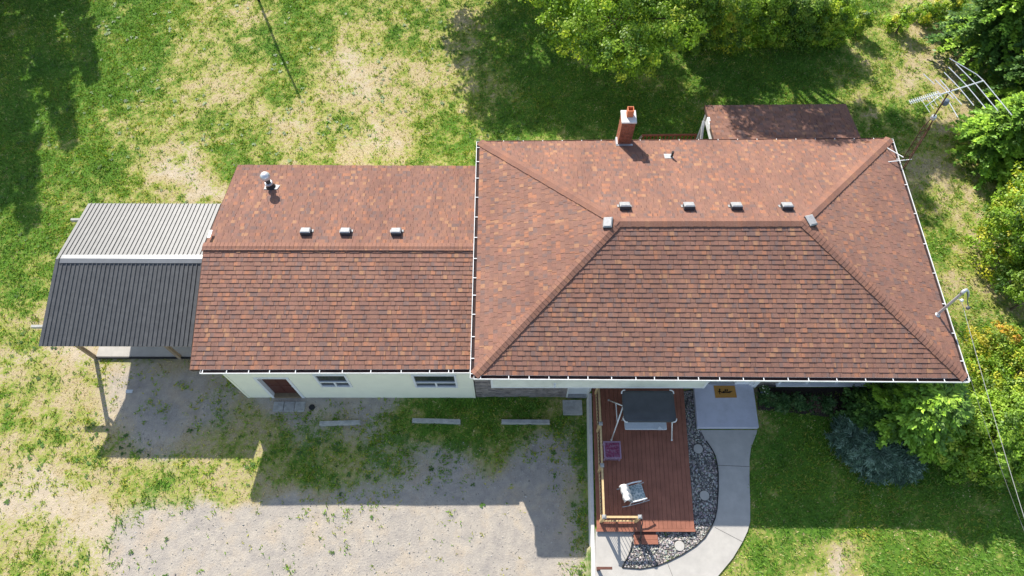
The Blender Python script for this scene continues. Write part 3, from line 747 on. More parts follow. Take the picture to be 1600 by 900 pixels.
q = MB(); q.slab([(5.62,10.80,4.535),(5.95,10.80,4.535),(5.95,11.08,4.436),(5.62,11.08,4.436)], .01); q.build('flashing', M['galv'], roof)

# ------------------------------------------------------------------ garage wing
gz, gr_ = 3.12, 3.98
garage = thing('garage_wing', 'lower gabled wing with brown shingle roof, cream wall and metal flue', 'garage', (-6, 7.3, 0))
gSW, gSE, gNW, gNE = at(297,577.5,gz), Vector((-1.02, 3.08, gz)), at(372,258,gz), Vector((-1.02, 11.50, gz))
gRW, gRE = at(319,385.5,gr_), Vector((-1.02, 7.31, gr_))
b = MB(); b.add([gNW+dz, gNE+dz, gSE+dz, gSW+dz, gRW+dz, gRE+dz, gNW+dz*5, gNE+dz*5, gSE+dz*5, gSW+dz*5, gRW+dz*5, gRE+dz*5],
      [(3,2,5,4),(1,0,4,5),(9,10,11,8),(6,7,11,10),(3,9,8,2),(1,7,6,0),(0,6,10,4),(4,10,9,3)])
groof = b.build('roof', M['deckunder'], garage)
lay_roof([(gSW, gSE, gRW, gRE), (gNE, gNW, gRE, gRW)], groof)
gS, gN = nrm(gSW, gSE, gRW), nrm(gNE, gNW, gRE)
cap_row(gRE, gRW, gS, gN, groof, 'ridge_cap')
q = MB()
for a, b_ in ((gSW, gRW), (gRW, gNW)): q.beam(a+Vector((-.015,0,-.09)), b_+Vector((-.015,0,-.09)), .03, .15)
q.build('rake_board', M['rust'], groof)
q = MB(); a = at(331,361,3.97); b_ = at(327,373,4.0); q.beam(a+Vector((.0,0,.06)), b_+Vector((0,0,.06)), .10, .02); q.build('flashing', M['white'], groof)
gutter(Vector((-10.44, gSW.y, gz)), Vector((-1.42, 3.08, gz)), ox, garage, px2s([313,351,386,419,460,498,534,579,627,672,702,709], 309, 735))
GX0, GX1 = -9.9, -1.36
q = MB()
yy0, yy1 = 3.11, 3.25
q.box(GX0, -8.98, yy0, yy1, -.2, 3.1); q.box(-7.80, -6.86, yy0, yy1, -.2, 3.1); q.box(-8.98, -7.80, yy0, yy1, 2.15, 3.1)
q.box(-6.86, -5.72, yy0, yy1, -.2, 1.25); q.box(-6.86, -5.72, yy0, yy1, 2.5, 3.1); q.box(-5.72, -3.47, yy0, yy1, -.2, 3.1)
q.box(-3.47, -1.93, yy0, yy1, -.2, 1.22); q.box(-3.47, -1.93, yy0, yy1, 2.5, 3.1); q.box(-1.93, GX1, yy0, yy1, -.2, 3.1)
q.box(GX0, GX0+.15, yy1, 11.2, -.2, 3.08); q.box(GX0+.15, GX1, 11.05, 11.2, -.2, 3.08)
q.add([(GX0,yy0,3.08),(GX0+.15,yy0,3.08),(GX0+.15,11.2,3.08),(GX0,11.2,3.08),(GX0,7.3,3.86),(GX0+.15,7.3,3.86)], [(0,4,3),(1,2,5),(0,1,5,4),(2,3,4,5),(0,3,2,1)])
gw = q.build('wall', M['cream'], garage)
q = MB(); q.box(GX0-.02, GX0+.06, yy0-.02, yy0, 0, 3.05); q.box(GX1-.06, GX1, yy0-.02, yy0, 0, 3.05); q.box(GX0+.06, -9.02, yy0-.012, yy0, -.02, .03); q.box(-7.74, GX1-.06, yy0-.012, yy0, -.02, .03); q.build('corner_trim', M['cream'], gw)
# siding boards (horizontal laps) on the front wall
lap = []
def clip_boards():
    z = .04; k = 0
    while z < 3.0:
        z1 = min(z+.20, 3.05)
        spans = [(GX0+.07, GX1-.07)]
        for (a, b_, h0, h1) in ((-9.02,-7.74,-1,2.2),(-6.93,-5.65,1.16,2.58),(-3.54,-1.86,1.13,2.58)):
            if z1 > h0 and z < h1:
                ns = []
                for s0, s1 in spans:
                    if a > s0 and b_ < s1: ns += [(s0, a), (b_, s1)]
                    else: ns.append((s0, s1))
                spans = ns
        for s0, s1 in spans:
            q = MB(); q.add([(s0,yy0-.010,z),(s1,yy0-.010,z),(s1,yy0-.002,z1-.002),(s0,yy0-.002,z1-.002),(s0,yy0+.01,z),(s1,yy0+.01,z),(s1,yy0+.01,z1-.002),(s0,yy0+.01,z1-.002)],
                [(0,1,2,3),(4,7,6,5),(0,4,5,1),(1,5,6,2),(2,6,7,3),(3,7,4,0)]); q.build('siding_board', M['cream'], gw)
        z += .20
clip_boards()
q = MB(); q.box(-8.90, -7.88, yy1-.01, yy1+.04, .14, 2.1); gd = q.build('brown_door', M['door'], garage)
q = MB(); q.box(-9.0, -8.90, yy0-.03, yy1+.04, 0, 2.18); q.box(-7.88, -7.78, yy0-.03, yy1+.04, 0, 2.18); q.box(-8.90, -7.88, yy0-.03, yy1+.04, 2.10, 2.18); q.build('door_frame', M['trim'], gd)
q = MB(); q.box(-8.90, -7.88, yy0-.03, yy1, -.02, .13); q.build('threshold', M['sill'], gd)
for (x0, x1, z0, z1) in ((-8.78,-8.44,.3,1.0),(-8.34,-8.0,.3,1.0),(-8.78,-8.44,1.12,1.95),(-8.34,-8.0,1.12,1.95)):
    q = MB(); q.box(x0, x1, yy1-.022, yy1-.008, z0, z1); q.build('door_panel', M['door'], gd, bevel=.006)
q = MB(); q.tube([(-7.99, yy1, 1.0), (-7.99, yy1-.07, 1.0)], .028, 10); q.build('door_knob', M['galv'], gd)
for (a, b_, z0) in ((-6.86, -5.72, 1.25), (-3.47, -1.93, 1.22)):
    z1 = 2.5; q = MB(); t = .07
    q.box(a, a+t, yy0-.035, yy0+.06, z0, z1); q.box(b_-t, b_, yy0-.035, yy0+.06, z0, z1); q.box(a+t, b_-t, yy0-.035, yy0+.06, z0, z0+t); q.box(a+t, b_-t, yy0-.035, yy0+.06, z1-t, z1)
    zm = z0+.44; q.box(a+t, b_-t, yy0-.02, yy0+.05, zm, zm+.07); xm = (a+b_)/2; q.box(xm-.03, xm+.03, yy0-.02, yy0+.05, z0+t, zm)
    w = q.build('window', M['trim'], garage)
    for x0, x1, h0, h1 in ((a+t, b_-t, zm+.07, z1-t), (a+t, xm-.03, z0+t, zm), (xm+.03, b_-t, z0+t, zm)):
        q = MB(); q.box(x0, x1, yy0+.02, yy0+.03, h0, h1); q.build('pane', M['glass'], w)
for x in (-7.37, -5.95, -4.14): box_vent(groof, (x, 7.95, gr_-(7.95-7.31)*.205), gN)
# metal flue
fb = Vector((at(423,292,3.41).x, at(423,292,3.41).y, 3.39)); q = MB(); q.lathe(fb, [(.19, 0), (.18, .03), (.115, .12), (.105, .14), (.105, .25)], 20); fl = q.build('flue_pipe', M['black'], groof, smooth=False)
q = MB(); q.lathe(fb+Vector((0,0,.22)), [(.12,0),(.15,.02),(.15,.08),(.12,.10)], 20); q.build('storm_collar', M['galv'], fl)
q = MB(); q.lathe(fb+Vector((0,0,.30)), [(.10,0),(.10,.34),(.105,.35)], 20); q.build('upper_pipe', M['ventside'], fl)
q = MB(); q.lathe(fb+Vector((0,0,.58)), [(.12,0),(.17,.02),(.185,.08),(.18,.16),(.12,.24),(.03,.27)], 20); q.build('flue_cap', M['alu'], fl, smooth=True)
q = MB(); zr = lambda y: gr_-(y-7.31)*.205+.035
q.slab([(fb.x-.24,fb.y-.12,zr(fb.y-.12)),(fb.x+.26,fb.y-.12,zr(fb.y-.12)),(fb.x+.34,fb.y+.10,zr(fb.y+.10)),(fb.x-.24,fb.y+.22,zr(fb.y+.22))], .01); q.build('flashing', M['ventgrey'], fl)

# ------------------------------------------------------------------ carport
car = thing('metal_carport', 'open carport with grey ribbed metal gable roof on wood posts', 'carport', (-13.7, 7, 0))
kE, kR = 2.7, 3.4
kNW, kSW, kRW = at(138,318,kE), at(60,541,kE), at(87,404.5,kR); kx1 = -10.78
def rib_sheet(e0, e1, r0, r1, parent, nrib):
    """one roofing sheet between eave points e0-e1 and ridge points r0-r1 with raised ribs"""
    e0, e1, r0, r1 = map(Vector, (e0, e1, r0, r1)); n = nrm(e0, e1, r0); V = []; F = []
    prof = []
    for k in range(nrib):
        for f, h in ((0, 0), (.60, 0), (.72, .030), (.90, .030)): prof.append(((k+f)/nrib, h))
    prof.append((1.0, 0))
    for i, (f, h) in enumerate(prof):
        V += [e0.lerp(e1, f)+n*h, r0.lerp(r1, f)+n*h]
    e_j = random.uniform(-.004, .004); V = [v+n*e_j for v in V]
    m = len(prof)
    V += [v-n*.004 for v in V]
    for i in range(m-1): F += [(2*i, 2*i+2, 2*i+3, 2*i+1), (2*m+2*i, 2*m+2*i+1, 2*m+2*i+3, 2*m+2*i+2), (2*i, 2*m+2*i, 2*m+2*i+2, 2*i+2), (2*i+1, 2*i+3, 2*m+2*i+3, 2*m+2*i+1)]
    me = bpy.data.meshes.new('roof_sheet'); me.from_pydata([tuple(v) for v in V], [], F); me.materials.append(M['steel']); return link('roof_sheet', me, parent)
kroof = MB()
for f in (0.02, .25, .5, .75, .98):     # purlins
    kroof.beam(kSW.lerp(kRW, f)+Vector((.12,0,-.07)), Vector((kx1, kSW.lerp(kRW, f).y, kSW.lerp(kRW, f).z-.07)), .05, .09)
    kroof.beam(kNW.lerp(kRW, f)+Vector((.12,0,-.07)), Vector((kx1, kNW.lerp(kRW, f).y, kNW.lerp(kRW, f).z-.07)), .05, .09)
kroof = kroof.build('roof', M['oldwood'], car)
ns = 6
for (e, r) in ((kSW, kRW), (kNW, kRW)):
    e1 = Vector((kx1, e.y, e.z)); r1 = Vector((kx1, r.y, r.z))
    for k in range(ns):
        a, b_ = k/ns, (k+1)/ns
        o = rib_sheet(e.lerp(e1, a), e.lerp(e1, b_), r.lerp(r1, a), r.lerp(r1, b_), kroof, 6)
q = MB(); c = kRW+Vector((.18,0,.035)); d_ = Vector((kx1, kRW.y, kR+.035)); kS, kN = nrm(kSW, (kx1, kSW.y, kE), kRW), nrm(kNW, (kx1, kNW.y, kE), kRW)
q.add([c, d_, d_+Vector((0,-.17,-.032)), c+Vector((0,-.17,-.032)), d_+Vector((0,.17,-.032)), c+Vector((0,.17,-.032))], [(3,2,1,0),(0,1,4,5)]); q.build('ridge_cap', M['ridgesteel'], kroof)
q = MB(); c -= Vector((0,0,.012)); d_ -= Vector((0,0,.012)); q.add([c, d_, d_+Vector((0,-.21,-.06)), c+Vector((0,-.21,-.06)), d_+Vector((0,.21,-.06)), c+Vector((0,.21,-.06))], [(3,2,1,0),(0,1,4,5)]); q.build('ridge_closure', M['steel'], kroof)
for (u, v, z) in ((112,344,2.62), (50,510.5,2.50)):
    a = at(u, v, z); q = MB(); q.beam(a, (kx1, a.y, a.z), .09, .14); q.build('beam', M['oldconc'], car)
pb = at(149,561,0)
for x, y in ((pb.x, pb.y+.05), (pb.x, 9.35), (-12.8, pb.y+.05), (-12.8, 9.35)):
    q = MB(); q.box(x-.06, x+.06, y-.06, y+.06, -.1, 2.60); q.build('post', M['oldwood'], car)
a = Vector((pb.x, pb.y+.05, 1.95)); q = MB(); q.beam(a, a+Vector((.62, 0, .60)), .05, .09); q.build('knee_brace', M['oldwood'], car)
a = Vector((-12.8, pb.y+.05, 1.95))
for s in (-1, 1):
    q = MB(); q.beam(a, a+Vector((.6*s, 0, .60)), .05, .09); q.build('knee_brace', M['oldwood'], car)
q = MB(); q.box(-16.02, -9.95, 4.70, 9.6, -.05, .10); q.build('slab', M['conc'], car)
q = MB(); q.beam((-15.95, 4.66, .06), (-10.6, 4.66, .06), .05, .10); q.build('sill_board', M['black'], car)

# ------------------------------------------------------------------ back porch and rear deck
porch = thing('back_porch', 'small covered back porch with flat brown shingle roof behind the house', 'porch', (11, 13, 0))
pN0, pN1 = at(1101,165,2.9), at(1322,163,2.9); pS0, pS1 = Vector((7.93, 11.9, 3.62)), Vector((13.73, 11.9, 3.62))
b = MB(); b.slab([pN1+dz, pN0+dz, pS0+dz, pS1+dz], .14); proof = b.build('roof', M['deckunder'], porch)
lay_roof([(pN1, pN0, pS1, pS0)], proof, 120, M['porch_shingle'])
for x in (8.12, 10.95, 13.78):
    q = MB(); q.box(x-.06, x+.06, 14.45, 14.57, .5, 2.85); q.build('post', M['white'], porch)
q = MB(); q.beam((7.98, 13.95, 3.0), (8.05, 12.9, 3.0), .10, .35); q.build('side_panel', M['white'], porch)
q = MB(); q.beam((7.86, 14.0, 2.88), (7.80, 12.3, 1.1), .09, .06); q.build('downspout', M['white'], porch)
for i in range(20):
    q = MB(); q.box(8.0+i*.29, 8.28+i*.29, 11.4, 14.6, .92, .95); q.build('floor_board', M['oldwood'], porch)
rd = thing('rear_deck', 'red brown wooden rear deck with railing beyond the eave', 'deck', (6, 13, 0))
for i in range(21):
    q = MB(); q.box(5.0+i*.14, 5.0+i*.14+.134, 11.45, 14.3, .92, .95); q.build('deck_board', M['oldwood'], rd)
q = MB(); q.beam((5.6, 14.38, 1.52), (7.98, 14.42, 1.52), .09, .04); q.build('top_rail', M['redwood'], rd)
q = MB(); q.beam((5.6, 14.38, 1.03), (7.98, 14.42, 1.03), .04, .08); q.build('bottom_rail', M['redwood'], rd)
q = MB(); q.beam((5.6, 14.38, 1.50), (5.0, 13.7, .95), .09, .04); q.build('stair_rail', M['oldwood'], rd)
for i in range(15):
    x = 5.68+i*.16; q = MB(); q.box(x-.02, x+.02, 14.37, 14.41, .95, 1.50); q.build('baluster', M['redwood'], rd)

# ------------------------------------------------------------------ front deck
deck = thing('front_deck', 'red brown board deck with half railing in front of the house', 'deck', (4.45, .6, .75))
DY0, DY1 = -1.70, WY0+.12
nb = 22
for i in range(nb):
    f0, f1 = i/nb, (i+1)/nb
    xa0, xa1 = 2.82+(6.07-2.82)*f0, 2.82+(6.07-2.82)*f1; xb0, xb1 = 2.93+(6.26-2.93)*f0, 2.93+(6.26-2.93)*f1
    g = .004; z1 = .91+random.uniform(-.002, .002)
    q = MB(); q.add([(xa0+g,DY0,.88),(xa1-g,DY0,.88),(xb1-g,DY1,.88),(xb0+g,DY1,.88),(xa0+g,DY0,z1),(xa1-g,DY0,z1),(xb1-g,DY1,z1),(xb0+g,DY1,z1)],
              [(0,3,2,1),(4,5,6,7),(0,1,5,4),(1,2,6,5),(2,3,7,6),(3,0,4,7)]); q.build('deck_board', M['deck'], deck)
q = MB(); q.box(2.80, 6.09, DY0-.09, DY0-.004, .87, .913); q.build('border_board', M['deck'], deck)
q = MB(); q.box(2.84, 6.05, DY0-.05, DY0+.0, .75, .868); q.beam((6.03, DY0, .81), (6.22, DY1, .81), .04, .12); q.beam((2.86, DY0, .81), (2.97, DY1, .81), .04, .12); q.build('fascia', M['brownwood'], deck)
for k, (y, x1) in enumerate(((-2.18, 4.83), (-2.03, 4.83))):
    q = MB(); q.box(4.04, x1, y, y+.145, .835, .862); q.build('step_board', M['deck'], deck)
q = MB(); q.box(4.08, 4.79, -2.14, -1.79, .75, .834); q.build('step_riser', M['brownwood'], deck)
posts = [(3.045, 2.98), (3.03, 1.58), (3.0, .17), (2.965, -1.47), (4.115, -1.47)]
for i, (x, y) in enumerate(posts):
    q = MB(); q.box(x-.045, x+.045, y-.045, y+.045, .912, 1.87); po = q.build('railing_post', M['wood'], deck, bevel=.006)
    q = MB(); q.box(x-.065, x+.065, y-.065, y+.065, 1.871, 1.895); q.add([(x-.055,y-.055,1.895),(x+.055,y-.055,1.895),(x+.055,y+.055,1.895),(x-.055,y+.055,1.895),(x-.03,y-.03,1.94),(x+.03,y-.03,1.94),(x+.03,y+.03,1.94),(x-.03,y+.03,1.94)],
        [(4,5,6,7),(0,1,5,4),(1,2,6,5),(2,3,7,6),(3,0,4,7)]); q.build('post_cap', M['ventgrey'], po)
for (p0, p1) in zip(posts[:-1], posts[1:]):
    a = Vector((p0[0], p0[1], 0)); b_ = Vector((p1[0], p1[1], 0)); d_ = (b_-a).normalized(); a += d_*.047; b_ -= d_*.047
    for z, w, h, nme in ((1.845, .065, .04, 'top_rail'), (1.02, .04, .07, 'bottom_rail')):
        q = MB(); q.beam(a+Vector((0,0,z)), b_+Vector((0,0,z)), w, h); q.build(nme, M['wood'], deck)
    L = (b_-a).length; k = max(2, int(L/.115))
    for j in range(k):
        c = a+d_*(L*(j+.5)/k); q = MB(); q.tube([c+Vector((0,0,1.03)), c+Vector((0,0,1.83))], .010, 6); q.build('baluster', M['black'], deck)
# curled iron handrail at the step
q = MB(); pts = [Vector((4.16, -1.50, 1.80))+Vector((.0, -.03, 0))]
for t in np.linspace(0, 1, 14):
    pts.append(Vector((4.17+.02*math.sin(t*9), -1.55-t*.55, 1.80-.5*t*t+.04*math.sin(t*6))))
for t in np.linspace(0, 5.2, 12): pts.append(Vector((4.19, -2.12-.10*math.sin(t), 1.22+.10*math.cos(t)-.02*t)))
q.tube(pts, .016, 6); q.tube([(4.17, -2.02, 1.42), (4.17, -2.02, .86)], .014, 6)
tag(q.build('iron_handrail', M['black']), 'curled black iron handrail beside the deck step', 'handrail')
# low rail at the bottom edge of the picture
lr = thing('low_wood_rail', 'low dark brown timber rail standing on concrete at the photo bottom', 'rail', (2.95, -3.0, .79))
q = MB(); q.box(2.72, 3.22, -2.98, -2.90, 1.12, 1.20); q.build('top_rail', M['brownwood'], lr)
for x in (2.76, ):
    q = MB(); q.box(x, x+.09, -2.985, -2.895, .79, 1.12); q.build('post', M['brownwood'], lr)
# doormat
q = MB(); m4 = [tuple(at(u, v, .965)[:2]) for u, v in ((1118,621.5),(1151.5,621),(1148,602.5),(1115,602.5))]; q.prism(m4, .951, .966)
mat_ = thing('doormat', 'tan doormat reading hello in black script on the grey landing', 'doormat', (7.74, 3.03, .95))
q.build('mat', M['coir'], mat_)
def stroke(pts, w=.026, z=.9705):
    q = MB()
    for a, b_ in zip(pts[:-1], pts[1:]):
        a = Vector((a[0], a[1], z)); b_ = Vector((b_[0], b_[1], z)); q.beam(a-(b_-a)*.15, b_+(b_-a)*.15, w, .004)
    return q
# handwritten 'hello' as pen strokes, unit coordinates
hello = [[(-.62,-.05),(-.50,.05),(-.42,.35),(-.44,.55),(-.49,.35),(-.50,-.42)], [(-.50,-.15),(-.43,.05),(-.36,.02),(-.35,-.18),(-.28,-.2)],
         [(-.28,-.2),(-.18,.0),(-.11,.05),(-.13,-.08),(-.21,-.10),(-.19,-.22),(-.08,-.18)], [(-.08,-.18),(.03,.15),(.05,.42),(.0,.40),(-.02,.0),(.03,-.22),(.10,-.14)],
         [(.10,-.14),(.19,.15),(.22,.40),(.17,.38),(.14,.0),(.19,-.22),(.27,-.14)], [(.34,.02),(.27,-.08),(.31,-.22),(.41,-.2),(.44,-.06),(.38,.03),(.34,.02)], [(.42,.0),(.58,.04)]]
for s in hello:
    stroke([(7.74+x*.42, 3.035+y*.20) for x, y in s]).build('lettering', M['ink'], mat_)

# ------------------------------------------------------------------ furniture on the deck
sw = thing('canopy_swing', 'garden swing with dark grey canopy and white frame on the deck', 'garden swing', (4.57, 2.0, .91))
cz = 2.62; cx0, cx1, cy0, cy1 = 3.72, 5.44, 1.45, 2.50
n_ = 12; V = []; F = []
for j in range(n_+1):
    for i in range(n_+1):
        u, v = i/n_, j/n_; x = cx0+(cx1-cx0)*u; y = cy0+(cy1-cy0)*v
        r_ = .12; cxx = min(max(x, cx0+r_), cx1-r_); cyy = min(max(y, cy0+r_), cy1-r_); dx_, dy_ = x-cxx, y-cyy; L = math.hypot(dx_, dy_)
        if L > r_: x = cxx+dx_/L*r_; y = cyy+dy_/L*r_
        sag = -.05*math.sin(math.pi*u)*math.sin(math.pi*v)+.03*math.exp(-((v-.18-.12*math.sin(math.pi*u))**2)/.003)
        V.append((x, y, cz+sag))
for j in range(n_):
    for i in range(n_): a = j*(n_+1)+i; F.append((a, a+1, a+n_+2, a+n_+1))
q = MB(); q.add(V, F)
# hanging valance
edge = [i for i in range(n_+1)]+[j*(n_+1)+n_ for j in range(1, n_+1)]+[n_*(n_+1)+i for i in range(n_-1, -1, -1)]+[j*(n_+1) for j in range(n_-1, 0, -1)]
EV = [Vector(V[i]) for i in edge]; m_ = len(EV); q.add(EV+[v-Vector((0,0,.11)) for v in EV], [(i, (i+1)%m_, m_+(i+1)%m_, m_+i) for i in range(m_)])
can = q.build('canopy', M['canopy'], sw, smooth=True); so = can.modifiers.new('solid', 'SOLIDIFY'); so.thickness = .006
q = MB()
for x in (cx0+.05, cx1-.05):
    q = MB(); q.tube([(x,cy0+.1,cz-.07),(x,cy1-.1,cz-.07)], .014, 8); q.build('canopy_rail', M['white'], sw, smooth=True)
for sx, sy in ((cx0, cy0), (cx1, cy0), (cx0, cy1), (cx1, cy1)):
    ix = 1 if sx == cx0 else -1; iy = 1 if sy == cy0 else -1
    q = MB(); q.tube([(sx-.02*ix, sy+.10*iy, cz-.02), (sx-.01*ix, sy+.03*iy, cz), (sx+.04*ix, sy-.02*iy, cz), (sx+.11*ix, sy-.03*iy, cz-.01)], .020, 8); q.build('canopy_corner', M['white'], sw, smooth=True)
for sx, fx in ((cx0+.02, 3.50), (cx1-.05, 5.62)):
    for fy in (1.27, 2.72):
        q = MB(); q.tube([(fx, fy, .93), (sx, 2.0, cz-.10)], .022, 8); q.tube([(fx, fy, .912), (fx, fy, .95)], .035, 8); q.build('leg', M['white'], sw, smooth=True)
    q = MB(); q.tube([(fx+(sx-fx)*.5, 1.27+(2.0-1.27)*.5, 1.75), (fx+(sx-fx)*.5, 2.72-(.72)*.5, 1.75)], .016, 8); q.build('side_brace', M['white'], sw)
    q = MB(); q.tube([(sx+(.1 if sx < 4.5 else -.1), 1.95, 2.5), (4.57+(-.74 if sx < 4.5 else .74), 1.8, 1.5)], .010, 6); q.build('hanger', M['white'], sw)
q = MB(); q.box(3.92, 5.38, 1.50, 2.00, 1.37, 1.44); q.build('seat_cushion', M['cushion'], sw, bevel=.03)
q = MB(); q.beam((3.92, 2.10, 1.68), (5.38, 2.10, 1.68), .07, .46); q.build('back_cushion', M['cushion'], sw, bevel=.025)
q = MB(); q.add([(5.02,1.48,1.46),(5.25,1.48,1.46),(5.12,1.62,1.475),(5.02,1.48,1.455),(5.25,1.48,1.455),(5.12,1.62,1.46)], [(0,1,2),(3,5,4)]); q.build('fabric_fold', M['white'], sw)

tb = thing('slat_side_table', 'small plum red slatted side table by the deck railing', 'side table', (3.45, .80, .91))
zt = 1.33; tx0, tx1, ty0, ty1 = 3.16, 3.75, .52, 1.12
q = MB(); q.box(tx0, tx0+.045, ty0, ty1, zt-.04, zt); q.box(tx1-.045, tx1, ty0, ty1, zt-.04, zt); q.box(tx0+.045, tx1-.045, ty0, ty0+.045, zt-.04, zt); q.box(tx0+.045, tx1-.045, ty1-.045, ty1, zt-.04, zt); q.build('frame', M['plumframe'], tb)
for i in range(7):
    y = ty0+.052+i*.0715; q = MB(); q.box(tx0+.046, tx1-.046, y, y+.062, zt-.022, zt-.004); q.build('slat', M['plum'], tb)
for x in (tx0+.03, tx1-.03):
    for y in (ty0+.03, ty1-.03):
        q = MB(); q.box(x-.02, x+.02, y-.02, y+.02, .912, zt-.04); q.build('leg', M['plumframe'], tb)
q = MB(); q.beam((tx0+.05, ty0+.03, 1.05), (tx1-.05, ty0+.03, 1.05), .03, .03); q.build('stretcher', M['plumframe'], tb)

rc_ = thing('rocking_chair', 'white rocking chair with grey print seat and cream blanket on the deck', 'rocking chair', (4.12, -.62, .91))
A = math.radians(14); ca, sa = math.cos(A), math.sin(A); RCC = Vector((4.10, -.62, .91))
def R(x, y, z): return RCC+Vector((x*ca-y*sa, x*sa+y*ca, z))       # x = forward (east), y = sideways
for s in (-1, 1):
    q = MB(); q.tube([R(-.48+.96*t, s*.30, .02+.10*(2*t-1)**2) for t in np.linspace(0, 1, 12)], .016, 6); q.build('rocker', M['galv'], rc_, smooth=True)
    for x in (-.22, .26):
        q = MB(); q.tube([R(x, s*.30, .05), R(x, s*.28, .62)], .017, 6); q.build('leg', M['trim'], rc_)
    q = MB(); q.tube([R(-.27, s*.29, .64), R(0, s*.30, .66), R(.30, s*.29, .62)], .024, 8); q.build('armrest', M['trim'], rc_, smooth=True)
q = MB(); q.add([R(-.22,-.25,.40),R(.30,-.26,.44),R(.30,.26,.44),R(-.22,.25,.40),R(-.22,-.25,.47),R(.30,-.26,.51),R(.30,.26,.51),R(-.22,.25,.47)],
      [(0,3,2,1),(4,5,6,7),(0,1,5,4),(1,2,6,5),(2,3,7,6),(3,0,4,7)]); q.build('seat', M['print'], rc_, bevel=.025)
q = MB(); q.add([R(-.22,-.25,.42),R(-.16,-.25,.46),R(-.16,.25,.46),R(-.22,.25,.42),R(-.46,-.25,1.02),R(-.38,-.25,1.04),R(-.38,.25,1.04),R(-.46,.25,1.02)],
      [(0,3,2,1),(4,5,6,7),(0,1,5,4),(1,2,6,5),(2,3,7,6),(3,0,4,7)]); q.build('backrest', M['print'], rc_, bevel=.02)
V = []; nn = 10
for j in range(nn+1):
    for i in range(nn+1):
        u, v = i/nn, j/nn; y = -.27+.54*u; wob = .02*math.sin(u*17+v*3)+.012*math.sin(u*31)
        if v < .3: x, z = -.49+.02*v, .75+(v/.3)*.30
        elif v < .45: x, z = -.48+(v-.3)/.15*.12, 1.065
        else: t = (v-.45)/.55; x, z = -.36+t*.20, 1.06-t*.52
        V.append(R(x+wob*.6, y*(1-.06*v), z+wob*.5+.012))
q = MB(); q.add(V, [(j*(nn+1)+i, j*(nn+1)+i+1, (j+1)*(nn+1)+i+1, (j+1)*(nn+1)+i) for j in range(nn) for i in range(nn)])
bl = tag(q.build('blanket', M['blanket'], smooth=True), 'cream blanket draped over the back of the rocking chair', 'blanket'); so = bl.modifiers.new('solid', 'SOLIDIFY'); so.thickness = .015

# ------------------------------------------------------------------ antenna tower
ant = thing('antenna_tower', 'rusty lattice tower carrying a large television antenna beside the eave', 'antenna', (14.9, 10.9, .75))
t0 = Vector((14.98, 10.78, .72)); tl = at(1459,183,6.5); 
ax_ = (tl-t0); 
tri = [Vector((.15*math.cos(a), .15*math.sin(a), 0)) for a in (0.6, 2.7, 4.8)]
for c in tri:
    q = MB(); q.tube([t0+c, t0.lerp(tl, .90)+c*.85, tl+c*.2], .017, 6); q.build('tower_leg', M['rust'], ant)
nbr = 16
for i in range(nbr):
    f0, f1 = i/nbr*.92, (i+1)/nbr*.92
    q = MB()
    for k in range(3):
        q.tube([t0.lerp(tl, f0)+tri[k], t0.lerp(tl, f1)+tri[(k+1) % 3]], .009, 4)
        q.tube([t0.lerp(tl, f1)+tri[k], t0.lerp(tl, f1)+tri[(k+1) % 3]], .009, 4)
    q.build('brace', M['rust'], ant)
mt = at(1484.5,142,8.0)
q = MB(); q.tube([tl-Vector((0,0,.1)), mt+(mt-tl)*.05], .025, 8); q.build('mast', M['rust'], ant)
rt = at(1478,159,7.3); q = MB(); q.lathe(rt-Vector((0,0,.12)), [(.05,0),(.10,.02),(.11,.12),(.08,.2),(.04,.22)], 14); q.build('rotor', M['pot'], ant)
q = MB(); q.lathe(tl-Vector((0,0,.1)), [(.06,0),(.09,.03),(.09,.14),(.05,.2)], 12); q.build('mast_clamp', M['galv'], ant)
def A3(x, y, z=8.0): return at(1380+x/4.5, 80+y/4.5, z)
q = MB(); q.tube([A3(392,308), A3(706,208)], .024, 8); bm = q.build('boom', M['alu'], ant)
q = MB(); q.tube([A3(298,388,7.85), A3(412,305,7.85)], .018, 8); q.build('boom', M['alu'], ant)
q = MB(); q.tube([A3(183,360), A3(400,295)], .016, 8); q.build('boom', M['alu'], ant)
for el in (((465,50),(660,165),(706,208)), ((706,208),(905,450)), ((510,88),(652,232)), ((652,232),(806,418)), ((460,112),(588,243)), ((588,243),(719,400)),
           ((428,148),(537,260)), ((537,260),(637,382)), ((283,160),(360,232)), ((400,200),(470,280),(552,375)), ((365,200),(440,275),(495,335)), ((465,362),(525,465))):
    q = MB(); q.tube([A3(*p_, 8.02) for p_ in el], .014, 6); q.build('antenna_element', M['alu'], ant)
for x, y, l in ((300,388,45),(330,366,42),(357,346,40),(384,326,36),(405,310,30)):
    q = MB(); q.tube([A3(x-l*.62, y-l*.95, 7.86), A3(x+l*.62, y+l*.95, 7.86)], .009, 5); q.build('antenna_element', M['alu'], ant)
for i in range(15):
    x = 190+i*14.2; y = 358-i*4.25; l = 15+i*.4; q = MB(); q.tube([A3(x-l*.55, y-l*.9), A3(x+l*.55, y+l*.9)], .011, 5); q.build('antenna_element', M['alu'], ant)
for (a, b_) in (((1386,231),(1412,246)), ((1387,253),(1424,249))):
    q = MB(); q.tube([at(*a, 4.22), at(*b_, 4.35)], .018, 6); q.tube([at(a[0], a[1], 4.22), at(a[0], a[1], 4.0)], .014, 6); q.build('wall_bracket', M['white'], ant)

